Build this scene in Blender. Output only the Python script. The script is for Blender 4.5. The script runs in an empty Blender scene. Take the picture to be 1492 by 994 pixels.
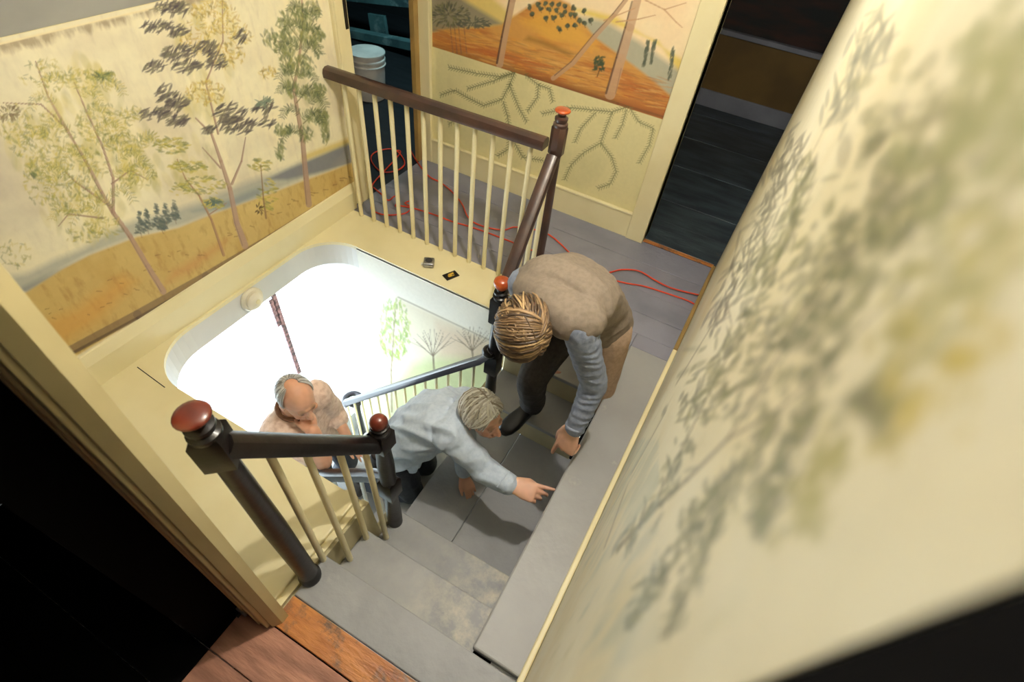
import bpy, bmesh, math, random
import numpy as np
from mathutils import Vector, Matrix
random.seed(7)
rng = np.random.default_rng(7)
SC = bpy.context.scene
COL = SC.collection
PI = math.pi

# ------------------------------------------------------------------ camera
EYE = np.array([0.0, 0.0, 2.0])
FPX = 749.57
PC = np.array([746.0, 497.0])
RM = np.array([[0.87503826, 0.41109468, -0.25555667],
               [0.47409597, -0.62132375, 0.62385078],
               [0.09767831, -0.66705169, -0.73858039]])       # columns: right, down, forward
cd = bpy.data.cameras.new('camera')
cam = bpy.data.objects.new('camera', cd)
COL.objects.link(cam)
cd.sensor_width = 36.0
cd.lens = 36.0 * FPX / 1492.0
cd.clip_start = 0.004
cd.clip_end = 60
m = Matrix.Identity(4)
for i in range(3):
    m[i][0] = RM[i, 0]; m[i][1] = -RM[i, 1]; m[i][2] = -RM[i, 2]; m[i][3] = EYE[i]
cam.matrix_world = m
cd.dof.use_dof = True
cd.dof.focus_distance = 2.3
cd.dof.aperture_fstop = 3.2
SC.camera = cam

# ------------------------------------------------------------------ world, lights, exposure
SC.view_settings.view_transform = 'Standard'
SC.view_settings.look = 'None'
SC.view_settings.gamma = 1.0
SC.view_settings.use_curve_mapping = False
SC.view_settings.exposure = 0.0
SC.cycles.max_bounces = 10
SC.cycles.diffuse_bounces = 5
SC.cycles.use_denoising = True
w = bpy.data.worlds.new('world'); SC.world = w; w.use_nodes = True
bg = w.node_tree.nodes['Background']
bg.inputs[0].default_value = (0.80, 0.93, 1.0, 1)
bg.inputs[1].default_value = 11.0

def light(name, kind, loc, energy, color, size=.1, rot=None, size_y=None, **kw):
    ld = bpy.data.lights.new(name, kind)
    ld.energy = energy; ld.color = color
    if kind == 'AREA':
        ld.size = size
        if size_y: ld.shape = 'RECTANGLE'; ld.size_y = size_y
    else:
        ld.shadow_soft_size = size
    o = bpy.data.objects.new(name, ld); COL.objects.link(o); o.location = loc
    if rot: o.rotation_euler = rot
    for k, v in kw.items(): setattr(ld, k, v)
    return o
# the lamp that hangs over the stairs, just above the frame
light('stair_lamp_light', 'POINT', (-0.13, 1.10, 2.50), 98.0, (1.0, 0.945, 0.85), .035)
# cool window light in the left back room
light('back_room_daylight', 'AREA', (-2.5, 3.75, 2.0), 26.0, (.5, .9, 1.0), .4, tuple(Vector((-1.5, .9, -1.7)).to_track_quat('-Z', 'Y').to_euler()))
# daylight: the glazed front door and its side windows downstairs
pl = light('door_daylight', 'AREA', (-2.5, 1.22, -1.25), 1.0, (1, 1, 1), 1.75, (0, -PI / 2, 0), 2.0)
pl.data.cycles.is_portal = True
pl.scale = (1, 1, 1)

# ------------------------------------------------------------------ helpers
def px_ray(px, py):
    return RM @ np.array([px - PC[0], py - PC[1], FPX])
def at_z(px, py, z):
    r = px_ray(px, py); return EYE + r * (z - EYE[2]) / r[2]

def lin(c):
    c = np.asarray(c, float) / 255.0
    return np.where(c <= .04045, c / 12.92, ((c + .055) / 1.055) ** 2.4)

MATS = {}
def mat(name, rgb, rough=.6, rgb2=None, scale=6, bump=.0, bscale=30, metal=0, detail=4, stretch=None, spec=.5, wear=None, mixlo=.4, mixhi=.65, coat=0, wearx=None):
    """painted or varnished surface: two mottled tones, optional worn patches, fine relief"""
    if name in MATS: return MATS[name]
    mt = bpy.data.materials.new(name); mt.use_nodes = True
    nt = mt.node_tree; N = nt.nodes; L = nt.links
    b = N['Principled BSDF']
    b.inputs['Roughness'].default_value = rough
    b.inputs['Metallic'].default_value = metal
    b.inputs['Specular IOR Level'].default_value = spec
    if coat: b.inputs['Coat Weight'].default_value = coat; b.inputs['Coat Roughness'].default_value = .15
    tc = N.new('ShaderNodeTexCoord'); mp = N.new('ShaderNodeMapping')
    L.new(tc.outputs['Object'], mp.inputs[0])
    if stretch: mp.inputs['Scale'].default_value = stretch
    c1 = (*lin(rgb), 1); c2 = (*lin(rgb2 if rgb2 else [v * .88 for v in rgb]), 1)
    n1 = N.new('ShaderNodeTexNoise'); n1.inputs['Scale'].default_value = scale; n1.inputs['Detail'].default_value = detail
    L.new(mp.outputs[0], n1.inputs['Vector'])
    r1 = N.new('ShaderNodeValToRGB'); r1.color_ramp.elements[0].position = mixlo; r1.color_ramp.elements[1].position = mixhi
    r1.color_ramp.elements[0].color = c1; r1.color_ramp.elements[1].color = c2
    L.new(n1.outputs[0], r1.inputs[0])
    last = r1.outputs[0]
    if wear:
        wrgb, wscale, lo, hi = wear
        n2 = N.new('ShaderNodeTexNoise'); n2.inputs['Scale'].default_value = wscale; n2.inputs['Detail'].default_value = 8
        n2.inputs['Roughness'].default_value = .7
        L.new(tc.outputs['Object'], n2.inputs['Vector'])
        r2 = N.new('ShaderNodeValToRGB'); r2.color_ramp.elements[0].position = lo; r2.color_ramp.elements[1].position = hi
        L.new(n2.outputs[0], r2.inputs[0])
        mx = N.new('ShaderNodeMix'); mx.data_type = 'RGBA'
        if wearx:
            sx = N.new('ShaderNodeSeparateXYZ'); L.new(tc.outputs['Object'], sx.inputs[0])
            mr = N.new('ShaderNodeMapRange'); mr.inputs[1].default_value = wearx[0]; mr.inputs[2].default_value = wearx[1]; mr.inputs[3].default_value = .08; mr.inputs[4].default_value = .85
            L.new(sx.outputs[0], mr.inputs[0]); ml = N.new('ShaderNodeMath'); ml.operation = 'MULTIPLY'
            L.new(mr.outputs[0], ml.inputs[0]); L.new(r2.outputs[0], ml.inputs[1]); L.new(ml.outputs[0], mx.inputs[0])
        else: L.new(r2.outputs[0], mx.inputs[0])
        L.new(last, mx.inputs[6]); mx.inputs[7].default_value = (*lin(wrgb), 1)
        last = mx.outputs[2]
    L.new(last, b.inputs['Base Color'])
    if bump:
        n3 = N.new('ShaderNodeTexNoise'); n3.inputs['Scale'].default_value = bscale; n3.inputs['Detail'].default_value = 5
        L.new(mp.outputs[0], n3.inputs['Vector'])
        bp = N.new('ShaderNodeBump'); bp.inputs['Strength'].default_value = bump; bp.inputs['Distance'].default_value = .01
        L.new(n3.outputs[0], bp.inputs['Height']); L.new(bp.outputs[0], b.inputs['Normal'])
    MATS[name] = mt
    return mt

M_CREAM = mat('cream_paint', (234, 224, 182), .42, (226, 214, 168), 3, .12, 14)
M_CREAMDK = mat('cream_paint_door_casing', (214, 200, 152), .5, (200, 184, 136), 3, .1, 20)
M_GREY = mat('grey_floor_paint_dimmed', (140, 140, 152), .5, (126, 127, 139), 4, .25, 26, wear=((172, 168, 160), 5, .66, .84))  # gallery grey kept darker than ledge: distance from lamp put into colour
M_LEDGE = mat('grey_ledge_paint', (158, 158, 156), .45, (149, 148, 146), 3, .2, 20, wear=((188, 184, 172), 6, .62, .8))
M_GREYTREAD = mat('grey_tread_paint', (156, 157, 158), .5, (142, 143, 144), 4, .3, 22)
M_TREADWORN = mat('grey_tread_paint_worn', (156, 157, 158), .5, (142, 143, 144), 4, .35, 22, wear=((214, 206, 182), 11, .42, .66), wearx=(-.50, -.16))
M_RISER = mat('riser_paint', (196, 186, 150), .55, (180, 170, 136), 4, .1, 20)
M_BLACK = mat('near_black_varnish', (17, 14, 13), .34, (28, 19, 16), 8, .1, 30, coat=.08, spec=.35)
M_BROWN = mat('dark_brown_varnish', (56, 41, 37), .36, (76, 52, 42), 9, .1, 30, coat=.3)
M_FINIAL = mat('red_brown_varnish', (108, 44, 28), .3, (82, 34, 24), 14, .0, 30, coat=.3)
M_FINIALO = mat('orange_brown_varnish', (206, 98, 34), .28, (150, 60, 22), 14, .0, 30, coat=.5)
M_WHITE = mat('white_paint', (214, 214, 210), .5, (204, 206, 204), 3, .05, 14)
M_CEIL = mat('ceiling_plaster', (205, 205, 205), .8, (192, 192, 194), 3, .1, 12)
M_ORANGE = mat('worn_orange_pine', (206, 136, 72), .4, (160, 96, 54), 5, .4, 18, stretch=(1, 4, 1), wear=((92, 84, 74), 9, .52, .66))
M_OLDFLOOR = mat('old_red_floorboard', (196, 142, 116), .6, (150, 104, 84), 5, .3, 18, stretch=(1, 5, 1))
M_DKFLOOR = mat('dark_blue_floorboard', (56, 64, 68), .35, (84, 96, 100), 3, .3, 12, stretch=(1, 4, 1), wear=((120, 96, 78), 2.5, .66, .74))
M_BLACKOUT = mat('unlit_black', (9, 8, 8), .95, spec=.1)  # black stands in for missing light in the near room and floor gaps
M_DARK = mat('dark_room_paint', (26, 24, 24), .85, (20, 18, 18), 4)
M_TAN = mat('tan_wainscot', (128, 98, 48), .7, (112, 86, 44), 3)
M_GREYTRIM = mat('grey_trim', (150, 150, 156), .6, (132, 132, 138), 3)
M_STEEL = mat('steel', (178, 180, 184), .28, (150, 150, 155), 20, metal=.9)
M_CORD = mat('orange_cord_rubber', (226, 70, 34), .45, (205, 55, 28), 10)
M_TEAL = mat('weathered_teal_wood', (92, 128, 126), .7, (62, 84, 86), 4, .3, 15, wear=((150, 170, 165), 6, .55, .7))

def link(o, parent=None):
    COL.objects.link(o)
    if parent: o.parent = parent
    return o

class B:
    """collects shapes into one bmesh"""
    def __init__(s): s.bm = bmesh.new()
    def box(s, x0, x1, y0, y1, z0, z1, bev=0):
        vs = [s.bm.verts.new((x, y, z)) for x in (x0, x1) for y in (y0, y1) for z in (z0, z1)]
        fs = []
        for f in ((0, 1, 3, 2), (4, 6, 7, 5), (0, 4, 5, 1), (2, 3, 7, 6), (0, 2, 6, 4), (1, 5, 7, 3)):
            fs.append(s.bm.faces.new([vs[i] for i in f]))
        if bev:
            es = list({e for f in fs for e in f.edges})
            bmesh.ops.bevel(s.bm, geom=es, offset=bev, segments=3, profile=.5, affect='EDGES')
        return s
    def prism(s, pts, z0, z1, bev=0, axis='z'):
        def P(a, b, c):
            return (a, b, c) if axis == 'z' else ((a, c, b) if axis == 'y' else (c, a, b))
        lo = [s.bm.verts.new(P(a, b, z0)) for a, b in pts]; hi = [s.bm.verts.new(P(a, b, z1)) for a, b in pts]
        n = len(pts); fs = [s.bm.faces.new(lo[::-1]), s.bm.faces.new(hi)]
        for i in range(n):
            fs.append(s.bm.faces.new((lo[i], lo[(i + 1) % n], hi[(i + 1) % n], hi[i])))
        if bev:
            bmesh.ops.bevel(s.bm, geom=[e for e in fs[1].edges], offset=bev, segments=2, profile=.5, affect='EDGES')
        return s
    def quad(s, *p):
        s.bm.faces.new([s.bm.verts.new(q) for q in p]); return s
    def tube(s, pts, rad, seg=12, caps=True, flat=1.0, up=(0, 0, 1)):
        pts = [Vector(p) for p in pts]; n = len(pts)
        if not hasattr(rad, '__len__'): rad = [rad] * n
        rings = []; up = Vector(up)
        prevx = None
        for i, p in enumerate(pts):
            d = (pts[min(i + 1, n - 1)] - pts[max(i - 1, 0)]).normalized()
            if prevx is None:
                x = d.cross(up)
                if x.length < 1e-3: x = d.cross(Vector((0, 1, 0)))
            else:
                x = prevx - d * prevx.dot(d)
            x.normalize(); prevx = x
            y = x.cross(d).normalized()
            rings.append([s.bm.verts.new(p + (x * math.cos(2 * PI * k / seg) + y * flat * math.sin(2 * PI * k / seg)) * rad[i]) for k in range(seg)])
        for a, b in zip(rings, rings[1:]):
            for k in range(seg):
                s.bm.faces.new((a[k], a[(k + 1) % seg], b[(k + 1) % seg], b[k]))
        if caps:
            s.bm.faces.new(rings[0][::-1]); s.bm.faces.new(rings[-1])
        return s
    def lathe(s, prof, seg=24, base=(0, 0, 0), axis=(0, 0, 1)):
        """prof: (radius, height) along axis"""
        ax = Vector(axis).normalized(); q = ax.to_track_quat('Z', 'Y'); base = Vector(base)
        rings = []
        for r, h in prof:
            rings.append([s.bm.verts.new(base + q @ Vector((r * math.cos(2 * PI * k / seg), r * math.sin(2 * PI * k / seg), h))) for k in range(seg)])
        for a, b in zip(rings, rings[1:]):
            for k in range(seg):
                s.bm.faces.new((a[k], a[(k + 1) % seg], b[(k + 1) % seg], b[k]))
        s.bm.faces.new(rings[0][::-1]); s.bm.faces.new(rings[-1])
        return s
    def sweep(s, pts, prof, up=(0, 0, 1)):
        """profile (side, up) swept along a path"""
        pts = [Vector(p) for p in pts]; n = len(pts); rings = []; up = Vector(up)
        for i, p in enumerate(pts):
            d = (pts[min(i + 1, n - 1)] - pts[max(i - 1, 0)]).normalized()
            x = d.cross(up).normalized(); y = x.cross(d).normalized()
            rings.append([s.bm.verts.new(p + x * a + y * b) for a, b in prof])
        k = len(prof)
        for a, b in zip(rings, rings[1:]):
            for j in range(k):
                s.bm.faces.new((a[j], a[(j + 1) % k], b[(j + 1) % k], b[j]))
        s.bm.faces.new(rings[0][::-1]); s.bm.faces.new(rings[-1])
        return s
    def build(s, name, m, parent=None, smooth=False, angle=None):
        bmesh.ops.recalc_face_normals(s.bm, faces=s.bm.faces)
        me = bpy.data.meshes.new(name); s.bm.to_mesh(me); s.bm.free()
        me.materials.append(m)
        if smooth:
            me.polygons.foreach_set('use_smooth', [True] * len(me.polygons))
            if angle:
                me.set_sharp_from_angle(angle=math.radians(angle))
        o = bpy.data.objects.new(name, me)
        return link(o, parent)

def tag(o, label, cat, group=None):
    o['label'] = label; o['category'] = cat
    if group: o['group'] = group
    return o
def empty(name, loc=(0, 0, 0)):
    o = bpy.data.objects.new(name, None); o.location = loc; o.empty_display_size = .05
    return link(o)
def struct(name, b=None, m=None):
    o = b.build(name, m) if b else empty(name)
    o['kind'] = 'structure'
    return o

# ------------------------------------------------------------------ painted walls
class Painted:
    """a wall carrying paint as a colour attribute; a, b are its two metre axes"""
    def __init__(s, name, A, Bv, P, plane, base):
        s.name = name; s.A = A; s.Bv = Bv; s.P = P; s.plane = plane      # P(a,b)->xyz arrays ; plane (n, d) n.x = d
        s.na, s.nb = len(A), len(Bv)
        aa, bb = np.meshgrid(A, Bv, indexing='ij'); s.aa, s.bb = aa, bb
        s.X = np.stack(P(aa, bb), -1)
        c = (s.X - EYE) @ RM
        zc = np.maximum(c[..., 2], 1e-3)
        s.PX = PC[0] + FPX * c[..., 0] / zc; s.PY = PC[1] + FPX * c[..., 1] / zc
        s.C = np.empty((s.na, s.nb, 3)); s.C[:] = lin(base)
    def ab(s, px, py): raise NotImplementedError
    def window(s, x0, y0, x1, y1):
        q = [s.ab(x, y) for x in (x0, x1) for y in (y0, y1)]
        a = [v[0] for v in q]; b = [v[1] for v in q]
        i0 = np.searchsorted(s.A, min(a)) - 1; i1 = np.searchsorted(s.A, max(a)) + 1
        j0 = np.searchsorted(s.Bv, min(b)) - 1; j1 = np.searchsorted(s.Bv, max(b)) + 1
        return slice(max(i0, 0), max(i1, 0)), slice(max(j0, 0), max(j1, 0))
    def mixin(s, sl, alpha, rgb):
        if alpha.size == 0: return
        al = alpha[..., None]; s.C[sl] = s.C[sl] * (1 - al) + lin(rgb) * al
    def dab(s, x, y, ang, l, wd, rgb, op=.8):
        r = l + 2; sl = s.window(x - r, y - r, x + r, y + r)
        dx = s.PX[sl] - x; dy = s.PY[sl] - y; ca, sa = math.cos(ang), math.sin(ang)
        u = (dx * ca + dy * sa) / l; v = (-dx * sa + dy * ca) / wd
        s.mixin(sl, op * np.clip(1.6 - 1.6 * (u * u + v * v), 0, 1), rgb)
    def line(s, pts, w0, w1, rgb, op=.85, edge=None):
        n = len(pts) - 1
        for i in range(n):
            (x0, y0), (x1, y1) = pts[i], pts[i + 1]
            wa = w0 + (w1 - w0) * i / n; wb = w0 + (w1 - w0) * (i + 1) / n; r = max(wa, wb) + 2
            sl = s.window(min(x0, x1) - r, min(y0, y1) - r, max(x0, x1) + r, max(y0, y1) + r)
            X = s.PX[sl]; Y = s.PY[sl]; dx, dy = x1 - x0, y1 - y0; L2 = dx * dx + dy * dy + 1e-6
            t = np.clip(((X - x0) * dx + (Y - y0) * dy) / L2, 0, 1)
            d = np.hypot(X - x0 - t * dx, Y - y0 - t * dy); wd = (wa + (wb - wa) * t) / 2
            s.mixin(sl, op * np.clip((wd - d) / .9 + .5, 0, 1), rgb)
    def poly(s, pts, rgb, op=1, soft=1.5, noise=None):
        P = np.array(pts, float); x0, y0 = P.min(0) - 3; x1, y1 = P.max(0) + 3
        sl = s.window(x0, y0, x1, y1); X = s.PX[sl]; Y = s.PY[sl]
        if X.size == 0: return
        ins = np.zeros(X.shape, bool); dist = np.full(X.shape, 1e9)
        for k in range(len(P)):
            ax, ay = P[k]; bx, by = P[(k + 1) % len(P)]
            c = (ay > Y) != (by > Y)
            xi = ax + (Y - ay) * (bx - ax) / (by - ay if abs(by - ay) > 1e-9 else 1e-9)
            ins ^= c & (X < xi)
            dx, dy = bx - ax, by - ay; t = np.clip(((X - ax) * dx + (Y - ay) * dy) / (dx * dx + dy * dy + 1e-9), 0, 1)
            dist = np.minimum(dist, np.hypot(X - ax - t * dx, Y - ay - t * dy))
        a = np.clip(np.where(ins, dist, -dist) / soft * .5 + .5, 0, 1) * op
        if noise is not None: a = a * noise[sl]
        s.mixin(sl, a, rgb)
    def noise(s, size_a, size_b, seed, octaves=4):
        """fractal value noise over the wall, in metres"""
        r = np.random.default_rng(seed); out = np.zeros((s.na, s.nb)); amp = 1; tot = 0
        for o in range(octaves):
            ga = (s.A - s.A[0]) / size_a; gb = (s.Bv - s.Bv[0]) / size_b
            g = r.random((int(ga[-1]) + 3, int(gb[-1]) + 3))
            ia = ga.astype(int); ib = gb.astype(int); fa = ga - ia; fb = gb - ib
            fa = fa * fa * (3 - 2 * fa); fb = fb * fb * (3 - 2 * fb)
            fa = fa[:, None]; fb = fb[None]
            v = (g[ia][:, ib] * (1 - fa) + g[ia + 1][:, ib] * fa) * (1 - fb) + (g[ia][:, ib + 1] * (1 - fa) + g[ia + 1][:, ib + 1] * fa) * fb
            out += v * amp; tot += amp; amp *= .55; size_a /= 2; size_b /= 2
        return out / tot
    def wash(s, n, lo, hi, rgb, op=1):
        a = np.clip((n - lo) / (hi - lo), 0, 1) * op; s.C = s.C * (1 - a[..., None]) + lin(rgb) * a[..., None]
    def leaves(s, cx, cy, rx, ry, n, rgbs, l=7, wd=1.6, ang=None, op=.75, droop=0, jit=.5):
        for k in range(n):
            t = rng.random() * 2 * PI; q = math.sqrt(rng.random())
            x = cx + rx * q * math.cos(t); y = cy + ry * q * math.sin(t)
            a = (ang if ang is not None else math.atan2(y - cy + droop, x - cx)) + (rng.random() - .5) * 2 * jit
            s.dab(x, y, a, l * (.6 + .8 * rng.random()), wd * (.7 + .6 * rng.random()), rgbs[k % len(rgbs)], op)
    def build(s, m, parent=None):
        na, nb = s.na, s.nb
        idx = np.arange(na * nb).reshape(na, nb)
        f = np.stack([idx[:-1, :-1], idx[1:, :-1], idx[1:, 1:], idx[:-1, 1:]], -1).reshape(-1, 4)
        me = bpy.data.meshes.new(s.name)
        me.vertices.add(na * nb); me.vertices.foreach_set('co', s.X.reshape(-1).astype(np.float32))
        nf = len(f); me.loops.add(nf * 4); me.loops.foreach_set('vertex_index', f.reshape(-1).astype(np.int32))
        me.polygons.add(nf); me.polygons.foreach_set('loop_start', np.arange(0, nf * 4, 4, dtype=np.int32))
        me.update(calc_edges=True)
        ca = me.color_attributes.new('paint', 'FLOAT_COLOR', 'POINT')
        ca.data.foreach_set('color', np.concatenate([np.clip(s.C, 0, 1), np.ones((na, nb, 1))], -1).reshape(-1).astype(np.float32))
        me.materials.append(m)
        o = bpy.data.objects.new(s.name, me)
        return link(o, parent)

def paint_mat(name, rough=.6, bump=.15, bscale=9, spec=.4):
    mt = bpy.data.materials.new(name); mt.use_nodes = True; nt = mt.node_tree; N = nt.nodes; L = nt.links
    b = N['Principled BSDF']; b.inputs['Roughness'].default_value = rough; b.inputs['Specular IOR Level'].default_value = spec
    at = N.new('ShaderNodeAttribute'); at.attribute_name = 'paint'
    tc = N.new('ShaderNodeTexCoord'); n = N.new('ShaderNodeTexNoise'); n.inputs['Scale'].default_value = 45; n.inputs['Detail'].default_value = 5
    L.new(tc.outputs['Object'], n.inputs['Vector'])
    mr = N.new('ShaderNodeMapRange'); mr.inputs[3].default_value = .93; mr.inputs[4].default_value = 1.05
    L.new(n.outputs[0], mr.inputs[0])
    mx = N.new('ShaderNodeVectorMath'); mx.operation = 'SCALE'
    L.new(at.outputs['Color'], mx.inputs[0]); L.new(mr.outputs[0], mx.inputs['Scale']); L.new(mx.outputs[0], b.inputs['Base Color'])
    n2 = N.new('ShaderNodeTexNoise'); n2.inputs['Scale'].default_value = bscale; n2.inputs['Detail'].default_value = 6
    L.new(tc.outputs['Object'], n2.inputs['Vector'])
    bp = N.new('ShaderNodeBump'); bp.inputs['Strength'].default_value = bump; bp.inputs['Distance'].default_value = .02
    L.new(n2.outputs[0], bp.inputs['Height']); L.new(bp.outputs[0], b.inputs['Normal'])
    return mt
M_MURAL = paint_mat('mural_plaster', .62)
M_MURALGLOSS = paint_mat('mural_plaster_sheen', .38, .1, 5, .5)

# ================================================================== THE SETTING
XL, YB, YN = -2.13, 2.96, 0.105          # left wall, back wall, near wall face
# ---- left wall with its landscape mural
xl = Painted('wall_left', np.arange(.10, 2.205, .0035), np.arange(.165, 1.312, .0035),
             lambda a, b: (np.full_like(a, XL), a, b), None, (240, 232, 200))
def _ab(px, py):
    r = px_ray(px, py); t = XL / r[0]; p = EYE + r * t; return p[1], p[2]
xl.ab = _ab
L_ = xl
n1 = L_.noise(.35, .25, 1); n2 = L_.noise(.08, .25, 2); n3 = L_.noise(.02, .06, 3)
L_.wash(n1, .45, .7, (214, 202, 176), .7)
L_.wash(n2, .5, .75, (246, 236, 200), .7)
L_.wash(n3, .55, .85, (206, 194, 170), .35)
gx = np.clip((1.1 - L_.aa) / .7, 0, 1) * np.clip((L_.bb - .35) / .5, 0, 1)
L_.wash(gx * (.5 + n1), .25, .95, (176, 166, 156), .7)                   # sky greyer towards the near end
L_.wash(np.clip((L_.bb - 1.235) / .05, 0, 1) * (n3 + .25) * (L_.bb < 1.297), .45, .8, (140, 118, 92), .7)
L_.line([(0, 64), (235, 9)], 3, 3, (236, 222, 180), 1)
hill = [(-60, 470), (40, 425), (90, 393), (130, 372), (200, 345), (260, 332), (310, 312), (350, 298), (400, 280), (440, 264), (480, 250), (520, 234), (540, 300), (385, 352), (110, 520), (-60, 620)]
L_.poly([(-60, 420), (0, 405), (40, 398), (80, 378), (120, 362), (170, 330), (200, 320), (240, 312), (300, 290), (340, 272), (380, 258), (420, 245), (460, 228), (520, 205)] + hill[::-1][5:], (150, 156, 152), .7, 6)
L_.poly([(388, 262), (420, 246), (470, 225), (520, 200), (524, 236), (470, 250), (420, 262)], (118, 122, 134), .85, 3)
L_.poly([(440, 226), (520, 196), (520, 205), (440, 236)], (214, 190, 90), .7, 3)
L_.poly([(20, 425), (60, 405), (130, 375), (60, 430)], (112, 118, 128), .6, 4)
L_.poly([(280, 308), (330, 292), (380, 272), (380, 284), (330, 306)], (130, 142, 148), .7, 4)
L_.poly(hill, (202, 174, 108), 1, 2)
om_ = L_.C[..., 2] < .17
L_.wash(n2 * om_, .5, .8, (184, 148, 80), .6)
L_.wash(n1 * om_, .5, .68, (216, 190, 122), .6)
L_.wash(n3 * om_, .55, .8, (150, 108, 56), .4)
L_.poly([(250, 395), (300, 365), (335, 345), (325, 362), (280, 395), (240, 415)], (196, 128, 72), .4, 6)
L_.poly([(60, 470), (110, 450), (180, 400), (200, 410), (140, 470), (90, 500)], (210, 156, 76), .6, 10)
for k in range(46):                                                       # grass scribbles
    t = rng.random(); x = 60 + 450 * t; y = 470 - 215 * t + (rng.random() - .5) * 50 * (1.1 - t)
    L_.line([(x, y), (x + 3 + 5 * rng.random(), y - 2 + 4 * rng.random())], 1.2, .8, (96, 62, 30), .6)
L_.line([(100, 512), (200, 458), (300, 402), (395, 346), (460, 305), (530, 262)], 13, 9, (122, 100, 78), .75)
L_.line([(100, 518), (200, 464), (300, 408), (395, 352), (460, 311), (530, 268)], 5, 3, (84, 66, 54), .7)
TR = (176, 146, 128); TRD = (124, 96, 80)
def tree(pts, w0, w1, c=TR):
    L_.line(pts, w0, w1, c, .85)
    L_.line([(x - w0 * .35 * (1 - i / len(pts)), y) for i, (x, y) in enumerate(pts)], 1.2, .8, TRD, .6)
YG = [(168, 160, 72), (192, 178, 92), (140, 142, 76), (206, 190, 100), (122, 126, 78)]
def smear(cx, cy, rx, ry, n, rgb, op=.22):
    for k in range(n):
        t = rng.random() * 2 * PI; q = math.sqrt(rng.random())
        L_.dab(cx + rx * q * math.cos(t), cy + ry * q * math.sin(t), .9 + rng.random() * .8, 14 + 8 * rng.random(), 5 + 3 * rng.random(), rgb, op)
for cx, cy, rx, ry, n in ((120, 130, 60, 40, 26), (70, 210, 60, 60, 34), (160, 210, 60, 50, 34), (120, 310, 60, 40, 26), (205, 250, 34, 30, 14), (300, 60, 50, 60, 26), (300, 150, 34, 24, 14), (275, 245, 40, 40, 18)):
    smear(cx, cy, rx, ry, n, (206, 192, 108)); smear(cx, cy, rx, ry, n // 2, (160, 158, 96), .18)
for cx, cy, rx, ry, n in ((440, 40, 34, 40, 16), (440, 110, 30, 40, 12), (455, 160, 24, 30, 10)): smear(cx, cy, rx, ry, n, (150, 152, 104), .2)
DG = [(92, 84, 86), (112, 104, 96), (76, 70, 78), (124, 120, 100)]
GG = [(112, 124, 80), (92, 104, 78), (134, 142, 96), (150, 150, 92)]
tree([(238, 425), (215, 388), (190, 345), (165, 310), (148, 280), (125, 235), (98, 190), (70, 140), (52, 90)], 9, 2)
tree([(165, 310), (165, 260), (150, 215), (125, 160), (108, 120)], 5, 1.5)
tree([(160, 300), (110, 265), (95, 250)], 4, 1.2); tree([(150, 318), (100, 312), (85, 330)], 3, 1)
tree([(163, 268), (190, 248), (215, 262)], 3, 1); tree([(100, 190), (60, 152), (5, 150)], 3, 1.2)
for cx, cy, rx, ry, n in ((125, 115, 45, 14, 70), (150, 110, 18, 6, 30), (60, 200, 50, 38, 120), (150, 180, 42, 30, 110), (190, 165, 18, 12, 30), (100, 240, 60, 30, 130), (185, 210, 34, 16, 70), (60, 262, 26, 36, 60), (110, 290, 40, 24, 90),
                          (200, 255, 28, 18, 50), (150, 330, 30, 16, 40), (70, 110, 40, 24, 50), (20, 180, 24, 30, 40), (120, 340, 30, 14, 30), (20, 370, 26, 20, 24)):
    L_.leaves(cx, cy, rx, ry, int(n * 1.5), YG, 5.0, 1.7, .9, .42, 0, 1.3)
L_.leaves(150, 112, 16, 6, 26, GG, 5, 1.6); L_.leaves(45, 250, 8, 8, 12, GG, 5, 1.6); L_.leaves(12, 165, 16, 12, 40, [(120, 104, 80), (140, 124, 92)], 5, 1.6)
tree([(357, 358), (345, 325), (335, 275), (322, 235), (308, 195), (285, 172)], 10, 2); tree([(338, 268), (352, 235), (358, 200)], 4, 1.2)
tree([(322, 245), (295, 215)], 3, 1); tree([(318, 195), (300, 120), (325, 60), (324, 0)], 3, 1.5)
for cx, cy, rx, ry, n in ((310, 25, 38, 26, 130), (330, 80, 28, 18, 70), (285, 60, 22, 20, 60), (300, 135, 30, 18, 90), (390, 105, 14, 8, 24), (350, 50, 18, 14, 30)):
    L_.leaves(cx, cy, rx, ry, int(n * 1.4), [(206, 182, 92), (190, 160, 80), (216, 196, 110), (150, 132, 76)], 4.5, 1.5, .9, .5, 0, 1.3)
for cx, cy, rx, ry, n in ((245, 12, 22, 9, 60), (228, 38, 20, 9, 60), (258, 44, 16, 8, 40), (265, 12, 10, 10, 30), (262, 76, 26, 11, 90), (225, 98, 14, 8, 40), (300, 68, 18, 9, 50), (316, 88, 16, 12, 50), (272, 96, 22, 9, 60), (350, 52, 10, 9, 24),
                          (243, 138, 14, 16, 60), (258, 152, 16, 10, 60), (226, 166, 22, 9, 60), (258, 176, 16, 8, 50), (335, 165, 22, 14, 90), (348, 182, 26, 12, 90), (306, 190, 8, 6, 20), (385, 155, 16, 9, 50), (388, 178, 12, 6, 20)):
    L_.leaves(cx, cy, rx, ry, int(n * .62), DG, 8, 1.7, 2.45, .78, 0, .55)
L_.leaves(385, 150, 12, 8, 20, [(116, 134, 118)], 5, 1.5)
tree([(326, 372), (308, 320), (290, 285), (270, 260), (258, 232)], 4, 1.2, (172, 132, 100)); tree([(306, 312), (330, 296)], 2, 1)
for cx, cy, rx, ry, n in ((250, 212, 26, 12, 60), (275, 243, 28, 9, 60), (300, 270, 30, 14, 50), (262, 275, 14, 10, 20), (312, 296, 16, 8, 40), (380, 240, 18, 10, 30), (390, 285, 14, 26, 44)):
    L_.leaves(cx, cy, rx, ry, int(n * 1.3), YG, 5, 1.6, 0.1, .6, 0, .5)
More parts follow.
